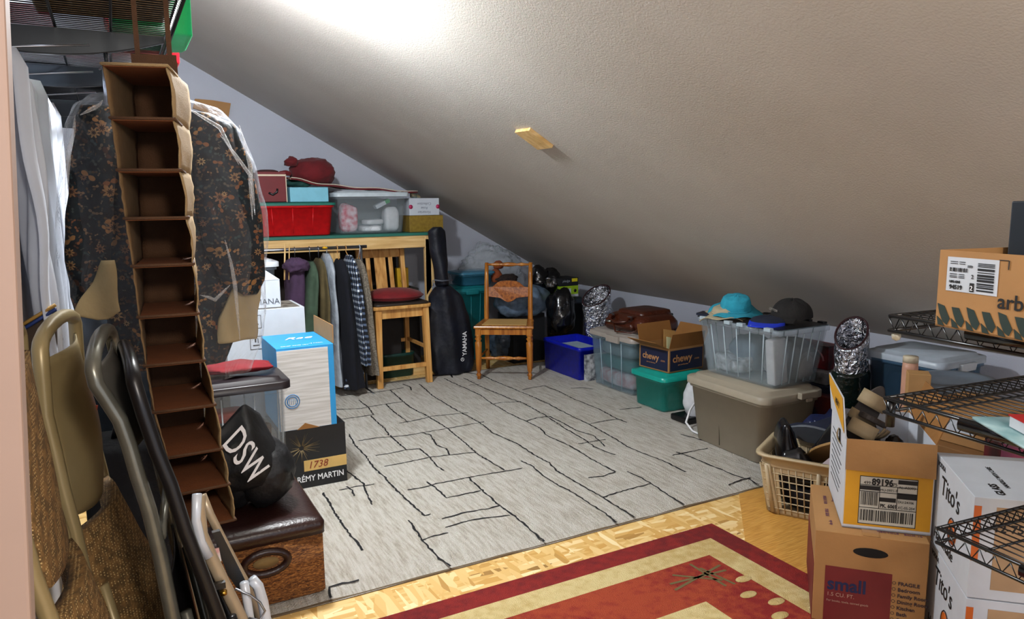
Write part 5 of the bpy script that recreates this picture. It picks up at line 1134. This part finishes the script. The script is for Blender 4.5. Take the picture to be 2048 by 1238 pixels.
def shoe(name, lab, loc, rot, mu, ms, L_=.27, hs=.11, toe=.045, acc=None, cat='shoe', boot=0):
    t = thing(name, lab, cat, loc, rot=rot); M = MB()
    def sec(f): # f 0 heel .. 1 toe
        wd = .036+.014*sin(pi*min(1, f*1.15)**1.6)-.02*max(0, f-.85)/.15*.6
        h = hs*(1-f)**.8 if f < .45 else None
        hh = (hs+boot)*(1 if f < .3 else max(0, 1-(f-.3)/.35)**1.2)+toe*(1 if f < .85 else max(.45, 1-(f-.85)/.15*.6))*(min(1, f/.4))
        return wd, max(toe*.55, hh)
    def fn(u, v):
        wd, hh = sec(v); a = pi*u; x = -L_/2+L_*v; e = 1 if 0 < v < 1 else .5
        return Vector((x, -wd*cos(a)*e*(1-.15*sin(a)), .012+hh*sin(a)**.8*e))
    M.surf(fn, 16, 26); M.build('upper', mu, t)
    M = MB(); pts = []
    for i in range(24):
        a = 2*pi*i/24; f = (cos(a)+1)/2; pts.append((-L_/2-.004+(L_+.008)*f, (sec(f)[0]+.004)*math.copysign(abs(sin(a))**.5, sin(a)), 0))
    M.slab(pts, (0, 0, 1), .014); M.build('sole', ms, t, bevel=.003)
    if acc:
        M = MB(); M.tube([(-.02, -.03, hs*.75), (.03, -.034, hs*.5), (.07, -.03, .035), (.04, -.04, .03), (-.01, -.04, .05)], .004, 6)
        for q in range(4): M.tube([(.02+q*.018, -.022, hs*.72-q*.013), (.02+q*.018, .022, hs*.72-q*.013)], .003, 5)
        M.build('lacing', acc, t)
    return t
lbm = lb.matrix_world if False else Matrix.Translation(lb.location) @ Matrix.Rotation(by, 4, 'Z')
def inb(x_, y_, z_): return tuple(lbm @ Vector((x_, y_, z_)))
org = mat('orange_trim', 'd8421a', .6); navs = mat('navy_suede', '101a33', .7, var=.3); blks = mat('black_polish', '0a0a0e', .2, var=.2)
shoe('boot', 'tall dark navy boot at far left corner of laundry basket', inb(-.19, .06, .20), (0, radians(-75), by+radians(100)), mat('navy_rubber', '0b1422', .3), BLACK, boot=.05, cat='boot')
shoe('sneaker', 'navy running shoe with pale swoop and orange heel in basket', inb(-.08, .11, .31), (radians(62), 0, by+radians(175)), navs, mat('grey_sole', '5b6068', .5), acc=mat('pale_lace', '9aa4b4', .6), cat='shoe')
shoe('dress_shoe', 'glossy black shoe nearest left rim of laundry basket', inb(-.16, -.05, .245), (radians(8), radians(30), by+radians(-60)), blks, BLACK)
shoe('dress_shoe', 'black leather shoe with beige sole tilted in middle of basket', inb(.0, -.04, .285), (radians(30), radians(35), by+radians(140)), blks, mat('tan_sole', 'a07a4a', .5))
shoe('sneaker', 'navy sneaker with bright orange collar at back of basket', inb(.07, .08, .31), (radians(-35), radians(5), by+radians(150)), navs, BLACK, acc=org)
shoe('sneaker', 'dark sneaker with orange laces beside the yellow label box', inb(.16, .0, .29), (radians(10), radians(-10), by+radians(70)), mat('charcoal_mesh', '1c2230', .8), mat('grey_sole', '5b6068', .5), acc=org)
shoe('slipper', 'pale pink canvas slipper at near side of basket', inb(.12, -.11, .235), (radians(0), radians(-25), by+radians(10)), mat('pale_pink_canvas', 'a8989a', .8), mat('brown_sole', '6a4326', .6), hs=.05)
shoe('dress_shoe', 'lower black shoe buried between the other basket shoes', inb(-.05, -.08, .16), (0, 0, by+radians(20)), blks, BLACK)
shoe('dress_shoe', 'lower black shoe under the orange collared sneaker', inb(.12, .06, .14), (0, 0, by+radians(-10)), blks, BLACK)
pack('shoe_bag', 'dark cloth shoe bag filling bottom of laundry basket', inb(0, 0, .02), (.36, .26, .13), BLACKF, rz=by, sd=70, cat='bag')

# ------------------------------------------------------------------ moving boxes
ux = radians(-48); uc, us = cos(ux), sin(ux)
def near(nx_, ny_, wd, dp, yaw): # centre of a box from its near left corner
    return (nx_+cos(yaw)*wd/2-sin(yaw)*dp/2, ny_+sin(yaw)*wd/2+cos(yaw)*dp/2)
cx0, cy0 = near(1.975, 1.565, .335, .42, ux)
uh = carton('moving_box', 'small brown moving box with maroon printed base by the red rug', (cx0, cy0, .012), ux, .335, .42, .318, KRAFT)
M = MB(); M.box((-.0325, -.2108, .1), (.20, .0012, .198)); M.box((-.1685, 0, .1), (.0012, .415, .198)); M.build('maroon_print', mat('maroon_print', '6e1a1c', .6), uh)
M = MB(); M.text('small', .062, (-.125, -.212, .118), (1, 0, 0), (0, 0, 1), bold=.0016, squash=.95); M.build('lettering', mat('navy_ink', '15204a', .5), uh)
M = MB(); M.text('1.5 CU. FT.', .018, (-.125, -.212, .095), (1, 0, 0), (0, 0, 1)); M.text('For books, tools, canned goods', .010, (-.125, -.212, .075), (1, 0, 0), (0, 0, 1)); M.build('small_print', mat('pale_ink', 'b08a7a', .6), uh)
M = MB()
for i, s_ in enumerate(('FRAGILE', 'Bedroom', 'Family Room', 'Dining Room', 'Kitchen', 'Bath', 'Office')):
    M.text(s_, .017, (.085, -.212, .165-.021*i), (1, 0, 0), (0, 0, 1), bold=.0003); z_ = .165-.021*i
    M.tube([(.074+.005*cos(a), -.2112, z_+.006+.005*sin(a)) for a in [k*pi/5 for k in range(10)]], .0007, 4, closed=True)
M.build('checklist', mat('dark_ink', '2a2030', .6), uh)
M = MB(); hp = [(.0+.052*cos(a), -.2105, .262+.016*sin(a)) for a in [i*pi/10 for i in range(20)]]; M.slab(hp, (0, -1, 0), .0015); M.build('hand_hole', mat('hole_dark', '0e0b0a', .9), uh)
M = MB(); M.box((0, 0, .3195), (.05, .42, .001)); M.build('tape', mat('clear_brown_tape', 'a5794a', .25), uh)
M = MB()
for i, (x_, y_) in enumerate(((-.13, .1), (-.10, .1), (-.13, -.02), (-.12, -.12), (.02, -.17), (.10, -.17))): M.text(('MADE FOR', 'moving', 'THIS SIDE', 'up up', 'RECYCLE', 'BOX 12')[i], .016, (x_, y_, .3195), (0, -1, 0) if i < 4 else (1, 0, 0), (1, 0, 0) if i < 4 else (0, 1, 0))
M.build('top_print', mat('dark_red_ink', '5e3550', .6), uh)
yw = radians(-45); cx0, cy0 = near(2.065, 1.535, .265, .38, yw)
whc = mat('white_box_card', 'c8ccd4', .5, var=.04)
yb = carton('label_box', 'white and yellow open carton with large barcode label on moving box', (cx0, cy0, .332), yw, .265, .38, .305, whc, open_=True, inner=KRAFT_D, flaps=(('+x', .13, radians(70)),))
yel = mat('yellow_print', 'd59a18', .5, var=.06)
M = MB(); M.box((0, -.1908, .152), (.258, .0012, .28)); M.build('yellow_front', yel, yb)
M = MB(); M.slab([(-.132, -.193, .307), (.132, -.193, .307), (.132, -.205, .197), (-.132, -.20, .205)], (0, -1, .1), .004); M.build('flap', KRAFT, yb)
M = MB(); M.slab([(-.1325, -.19, .305), (-.1325, .19, .305), (-.145, .19, .44), (-.145, -.18, .44)], (-1, 0, 0), .004); M.build('flap', whc, yb)
M = MB(); M.slab([(-.1450, .1, .375), (-.1395, -.178, .32), (-.1495, -.176, .437), (-.1495, .18, .437), (-.146, .18, .40)], (-1, 0, 0), .001); M.build('yellow_flap_print', yel, yb)
M = MB(); M.text('NEW 7', .03, (-.1512, -.03, .385), (0, -1, 0), (0, 0, 1))
M.build('flap_lettering', INK, yb); M = MB()
for i in range(9): M.quad((-.1332, .13, .25-.022*i), (0, -1, 0), (0, 0, 1), .24-.02*(i % 3), .003)
M.build('side_print', INK, yb)
M = MB(); M.box((.0, -.1918, .102), (.172, .0012, .165)); M.build('shipping_label', mat('label_paper', 'c5c3b8', .6), yb)
M = MB(); o = lambda x_, z_: (x_-.086, -.1927, z_+.020)
u_, v_ = (1, 0, 0), (0, 0, 1)
M.text('499', .014, o(.012, .138), u_, v_); M.text('89196', .030, o(.036, .137), u_, v_, bold=.0012, squash=.85); M.text('75', .014, o(.098, .138), u_, v_)
M.quad(o(.114, .146), u_, v_, .056, .014); M.quad(o(.0, .118), u_, v_, .06, .014); M.quad(o(.114, .096), u_, v_, .056, .02); M.quad(o(.06, .082), u_, v_, .05, .014)
M.text('AL-A0393', .012, o(.116, .131), u_, v_); M.text('MU-5971-7', .011, o(.062, .118), u_, v_); M.text('PK. 6069', .017, o(.064, .062), u_, v_, bold=.0006, squash=.8); M.text('DU-24106', .011, o(.116, .082), u_, v_); M.text('XC-05-204', .013, o(.116, .062), u_, v_, squash=.85)
M.bars(o(.006, .066), u_, v_, .052, .045, 16, seed=2); M.bars(o(.006, .012), u_, v_, .158, .038, 38, seed=3)
for z_ in (0, .056, .112, .134, .163): M.quad(o(0, z_), u_, v_, .172, .002)
for x_ in (0, .06, .112, .17): M.quad(o(x_, .0 if x_ in (0, .17) else .056), u_, v_, .002, .165 if x_ in (0, .17) else .08)
M.build('label_print', INK, yb)
ybm = Matrix.Translation((cx0, cy0, .332)) @ Matrix.Rotation(yw, 4, 'Z')
def iny(x_, y_, z_): return tuple(ybm @ Vector((x_, y_, z_)))
bsu = mat('beige_suede', '9c8765', .7, var=.15)
def sandal(lab, loc, rot):
    t = thing('sandal', lab, 'sandal', loc, rot=rot)
    M = MB(); pts = [(.12*cos(a), (.042-.008*cos(a))*sin(a), 0) for a in [i*pi/14 for i in range(28)]]; M.slab(pts, (0, 0, 1), .02); M.build('sole', mat('dark_sandal_sole', '2e241d', .6), t, bevel=.004)
    M = MB()
    def st_(x0, w_, h_):
        M.surf(lambda u, v: Vector((x0+w_*(v-.5), .045*cos(pi*u), .018+h_*sin(pi*u))), 16, 4)
    st_(.06, .05, .05); st_(-.01, .035, .06); M.build('strap', bsu, t, solid=.004)
    M = MB(); M.surf(lambda u, v: Vector((-.08-.045*sin(pi*u), .045*cos(pi*u), .03+.05*v)), 16, 4); M.build('heel_strap', bsu, t, solid=.004); return t
sandal('beige strap sandal standing on its heel in the label carton', iny(-.05, .02, .33), (radians(60), radians(-60), yw+.3))
sandal('beige strap sandal lying upside down in the label carton', iny(-.02, -.02, .335), (radians(200), radians(20), yw+1.2))
shoe('boot', 'black boot standing inside the label carton', iny(.05, .02, .13), (0, radians(-88), yw+radians(90)), blks, BLACK, boot=.05, cat='boot')
shoe('boot', 'black boot lying at back of label carton', iny(-.02, .12, .15), (0, radians(-80), yw+radians(90)), mat('black_suede', '0d0c0f', .8), BLACK, boot=.05, cat='boot')
t = thing('bottle', 'pale pink bottle with cream cap behind the label carton', 'bottle', ony(1816, 800, 1.95)); p = t.location.copy()
t.location = (p.x, p.y, .005); zt = ony(1816, 712, 1.95).z
M = MB(); M.lathe([(.03, 0), (.032, .01), (.032, zt-.06), (.030, zt-.035)], n=20); M.build('body', mat('pale_pink_plastic', 'c9977e', .5), t)
M = MB(); M.lathe([(.031, zt-.035), (.031, zt-.012), (.03, zt-.008), (.001, zt-.008)], n=20); M.build('cap', mat('cream_cap', 'cfc3a8', .4), t)
p = ony(1842, 800, 1.75); zt = ony(1842, 752, 1.75).z
t = carton('kraft_gift_box', 'slim upright kraft box behind the label carton', (p.x+.02, 1.78, .34-.335), radians(-50), .08, .08, zt, mat('light_kraft2', 'b58a55', .7), 'box')
M = MB(); M.box((0, 0, .15), (.28, .2, .3)); tag(M.build('plum_box', mat('plum_print', '3a2140', .5, col2='9a3050', vs=6), loc=(2.73, 1.28, .32), rot=(0, 0, ux)), 'dark blue and pink box behind the white printed carton', 'box')
M = MB(); M.box((0, 0, .155), (.3, .22, .31)); tag(M.build('storage_box', mat('plain_brown_card2', '6b4c2c', .8), loc=(2.73, 1.28, .001), rot=(0, 0, ux)), 'brown box under the dark blue and pink box at right', 'box')

# vodka cartons
def tito(z, lab, fl):
    tw, td, th_ = .27, .375, .295; yaw = radians(-44)
    cx_, cy_ = near(2.02, 1.095, tw, td, yaw)
    t = carton('liquor_carton', lab, (cx_, cy_, z), yaw, tw, td, th_, WHITE)
    k = mat('copper_print', 'c8601c', .45)
    M = MB(); L_ = (-tw/2-.0006, 0, 0)
    M.text("Tito's", .085, (-tw/2-.001, .11, .19), (0, -1, 0), (0, 0, 1), squash=.95, shear=.1)
    M.text('Handmade', .05, (-tw/2-.001, .15, .03), (0, -1, 0), (0, 0, 1), shear=.15, squash=.9)
    M.text('VODKA', .022, (-tw/2-.001, .155, .265), (0, -1, 0), (0, 0, 1))
    M.text('12-750ML', .032, (-.085, -td/2-.001, .20), (1, 0, 0), (0, 0, 1), bold=.0008); M.text('GLASS', .03, (-.05, -.16, th_+.0006), (0, 1, 0), (-1, 0, 0), bold=.0008); M.text('HANDLE WITH CARE', .018, (-.02, -.1, th_+.0006), (0, 1, 0), (-1, 0, 0))
    M.build('lettering', INK, t)
    M = MB(); M.lathe([(.042, 0), (.042, .001)], n=24, sx=.85, M=Matrix.Translation((-tw/2-.0004, -.02, .115)) @ Matrix.Rotation(-pi/2, 4, 'Y')); M.build('orange_seal', k, t); M = MB(); M.box((-tw/2+.010, -td/2-.0006, .19), (.018, .001, .16)); M.build('orange_print', k, t)
    M = MB(); M.tube([(-tw/2-.0012, -.02+.036*cos(a), .115+.042*sin(a)) for a in [i*pi/12 for i in range(24)]], .002, 4, closed=True); M.lathe([(.018, 0), (.018, .001)], n=16, sx=1.2, M=Matrix.Translation((-tw/2-.0012, -.02, .11)) @ Matrix.Rotation(-pi/2, 4, 'Y')); M.build('seal_print', mat('dark_brown_ink', '2a1408', .6), t)
    M = MB(); M.box((.02, -td/2-.0006, .15), (.2, .001, .24)); M.build('kraft_front', mat('warm_kraft', 'a98a68', .7), t) if fl else None
    return t
tito(.012, "lower white vodka carton with orange seal beside moving box", True)
tito(.310, "upper white vodka carton stacked beside yellow label carton", True)

# ------------------------------------------------------------------ black wire rack
ry = radians(-6)
rk = thing('wire_rack', 'black wire shelving rack at right edge holding a carton and book', 'wire rack', (1.64, 1.12, 0), ry)
RWX, RDY = .92, .46
def rackshelf(z, dy=0.0, nm='shelf', x0=0):
    M = MB(); n_ = 34
    for i in range(n_):
        x_ = x0+.01+(RWX-x0-.02)*i/(n_-1); M.tube([(x_, 0+dy, z+.008), (x_, -RDY+dy, z+.008)], .0018, 5)
    for y_ in (-.0, -.12, -.24, -.36, -.455): M.tube([(x0, y_+dy, z+.003), (RWX, y_+dy, z+.003)], .0032, 6)
    sh = M.build(nm, BLACKM, rk)
    for (a_, b_) in (((x0, dy), (RWX, dy)), ((x0, -RDY+dy), (RWX, -RDY+dy)), ((x0, dy), (x0, -RDY+dy))):
        M = MB(); A_, B_ = Vector(a_+(z,)), Vector(b_+(z,)); M.tube([A_+Vector((0, 0, .006)), B_+Vector((0, 0, .006))], .0045, 6); lo = Vector((0, 0, -.03)); M.tube([A_+lo, B_+lo], .0045, 6)
        k = int((B_-A_).length/.035)
        for i in range(k): M.tube([A_.lerp(B_, i/k), A_.lerp(B_, (i+.5)/k)+lo, A_.lerp(B_, (i+1)/k)], .0018, 4)
        M.build('edge_truss', BLACKM, sh)
    M = MB(); M.tube([(x0-.004, -.20+dy, z-.004), (x0-.004, -RDY+dy, z-.004)], .014, 8, flat=.5); M.build('side_channel', mat('black_gloss_channel', '0b0c10', .15), sh)
    return sh
rackshelf(1.13); rackshelf(.925); rackshelf(.625, -.12, x0=.06)
for (x_, y_) in ((RWX, 0), (RWX, -RDY), (.0, -RDY)):
    M = MB(); M.tube([(x_, y_, .01), (x_, y_, 1.16)], .0125, 12); M.build('post', BLACKM, rk)
M = MB(); M.tube([(.012, -.01, .86), (.012, -.01, .93)], .011, 10); M.build('post_stub', BLACKM, rk)
M = MB(); M.lathe([(.001, 0), (.009, .004), (.011, .012), (.009, .02), (.001, .022)], (.012, -.012, 1.075), 12); M.build('foot_cap', mat('cream_cap2', 'b0aa96', .4), rk)
rkm = Matrix.Translation(rk.location) @ Matrix.Rotation(ry, 4, 'Z')
# boxed parcel on the top shelf
ay = radians(-12); a0 = onz(1870, 652, 1.141); axx = (a0.x, a0.y)
aw, ad, ah = .28, .36, .165
ac = (a0.x+cos(ay)*aw/2+sin(ay)*ad/2, a0.y+sin(ay)*aw/2-cos(ay)*ad/2)
ab = carton('parcel_box', 'open brown parcel box with white shipping label on top rack shelf', (ac[0], ac[1], 1.1425), ay, aw, ad, ah, KRAFT, open_=True, inner=KRAFT_D, flaps=(('+x', .12, radians(8)),))
xl = -aw/2-.0008
M = MB(); M.quad((xl, ad/2-.022, ah-.085), (0, -1, 0), (0, 0, 1), .12, .072); M.build('shipping_label', WHITE, ab)
M = MB(); o = lambda y_, z_: (xl-.0012, ad/2-.022-y_, ah-.085+z_); u_ = (0, -1, 0)
M.text('94519', .0125, o(.009, .005), u_, v_, bold=.0003); M.text('UPE-GNI', .007, o(.008, .018), u_, v_, bold=.0002); M.text('2', .012, o(.06, .030), u_, v_); M.text('STD', .007, o(.05, .052), u_, v_)
M.bars(o(.008, .042), u_, v_, .043, .008, 14, seed=5)
for i, z_ in enumerate((.062, .058, .036, .032, .029)): M.quad(o(.008+.0*i, z_), u_, v_, .018, .0012); M.quad(o(.03, z_), u_, v_, .014, .0012)
rn = random.Random(9); z_ = .006
while z_ < .062: h_ = rn.choice((.0015, .003, .0045)); M.quad(o(.074, z_), u_, v_, .038, h_); z_ += h_+rn.choice((.0015, .003))
M.quad(o(.058, .003), u_, v_, .010, .018); M.quad((xl-.0004, ad/2-.142, ah-.013), u_, v_, .02, .0015); M.quad((xl-.0004, ad/2-.162, ah-.03), u_, v_, .002, .018)
M.text('arbor', .042, (xl-.0004, ad/2-.145, .058), u_, v_, bold=.0004); M.build('label_print', INK, ab)
M = MB(); M.text('2', .014, (xl-.0024, ad/2-.022-.0595, ah-.085+.006), u_, v_); M.build('label_digit', INKW, ab)
M = MB(); rn = random.Random(4)
for i in range(9):
    y0 = ad/2-.004-.036*i; w_ = .022; M.slab([(xl, y0, .050-.004*(i % 2)), (xl, y0-w_*.8, .046), (xl, y0-w_*1.5, .02), (xl, y0-w_*1.2, .006), (xl, y0-w_*.7, .012), (xl, y0-.006, .03)], (-1, 0, 0), .0008)
    M.slab([(xl, y0-.0, .022), (xl, y0-.012, .014), (xl, y0-.02, .003), (xl, y0-.004, .004)], (-1, 0, 0), .0008)
M.build('leaf_print', mat('dark_green_ink', '1d2e28', .6), ab)
p = ony(2034, 515, .72); zt = ony(2034, 403, .76).z
zt = 1.41; M = MB(); M.box((0, 0, (zt-1.15)/2), (.1, .1, zt-1.15)); a_ = onz(2022, 520, 1.31)
Pp = onz(2021, 512, 1.30); tag(M.build('black_case', mat('navy_black_case', '0d1822', .5), loc=(1.757, .85, 1.149), bevel=.003), 'dark navy upright case standing in the open parcel box', 'case')
# things on the middle shelf
a_ = onz(1940, 834, .938); tk = thing('illustrated_mat', 'pale teal illustrated card pad on middle rack shelf', 'card', (a_.x, a_.y, .936), radians(-35))
M = MB(); M.loft([(.0, .13, .22, .012), (.004, .13, .22, .012)], n=3); M.build('pad', mat('illustration_print', 'a9c3c4', .35, col2='4c7f86', vs=9), tk, loc=(.065, -.11, 0))
a_ = onz(2012, 850, .945); bk = thing('thick_book', 'white paged book with red cover on the teal illustrated pad', 'book', (a_.x, a_.y, .9415), radians(-35))
M = MB(); M.box((.05, -.06, .013), (.09, .115, .022)); M.build('pages', mat('book_pages', 'c9ccd0', .7), bk); M = MB(); M.box((.05, -.06, .026), (.094, .12, .003)); M.build('cover', mat('red_cover', 'b8161c', .35), bk)

# ------------------------------------------------------------------ groups of like things
for o in list(COL.objects):
    if o.parent or 'label' not in o: continue
    n = o.name.split('.')[0]; l = o['label']
    g = {'garment_cover': 'white garment covers on the left rod', 'booklet': 'booklets in the teal file bin', 'sandal': 'sandals in the label carton', 'pouch': 'pouches in the tall clear bin',
         'folding_chair': 'folding chairs leaning by the left wall', 'wrapped_package': 'wrapped packages in the clear bin on the unit', 'jacket': 'clothes on the rail', 'coat': 'clothes on the rail', 'shirt': 'clothes on the rail',
         'hoodie': 'clothes on the rail', 'covered_garment': 'clothes on the rail', 'sneaker': 'shoes in the laundry basket', 'dress_shoe': 'shoes in the laundry basket', 'slipper': 'shoes in the laundry basket',
         'bin_bag': 'black bin bags in the back corner', 'foil_roll': 'foil insulation rolls', 'baseball_cap': 'hats on the clear crate', 'bucket_hat': 'hats on the clear crate', 'sun_hat': 'hats on the clear crate'}.get(n)
    if n == 'liquor_carton' and 'vodka' in l: g = 'stacked vodka cartons'
    if g: o['group'] = g
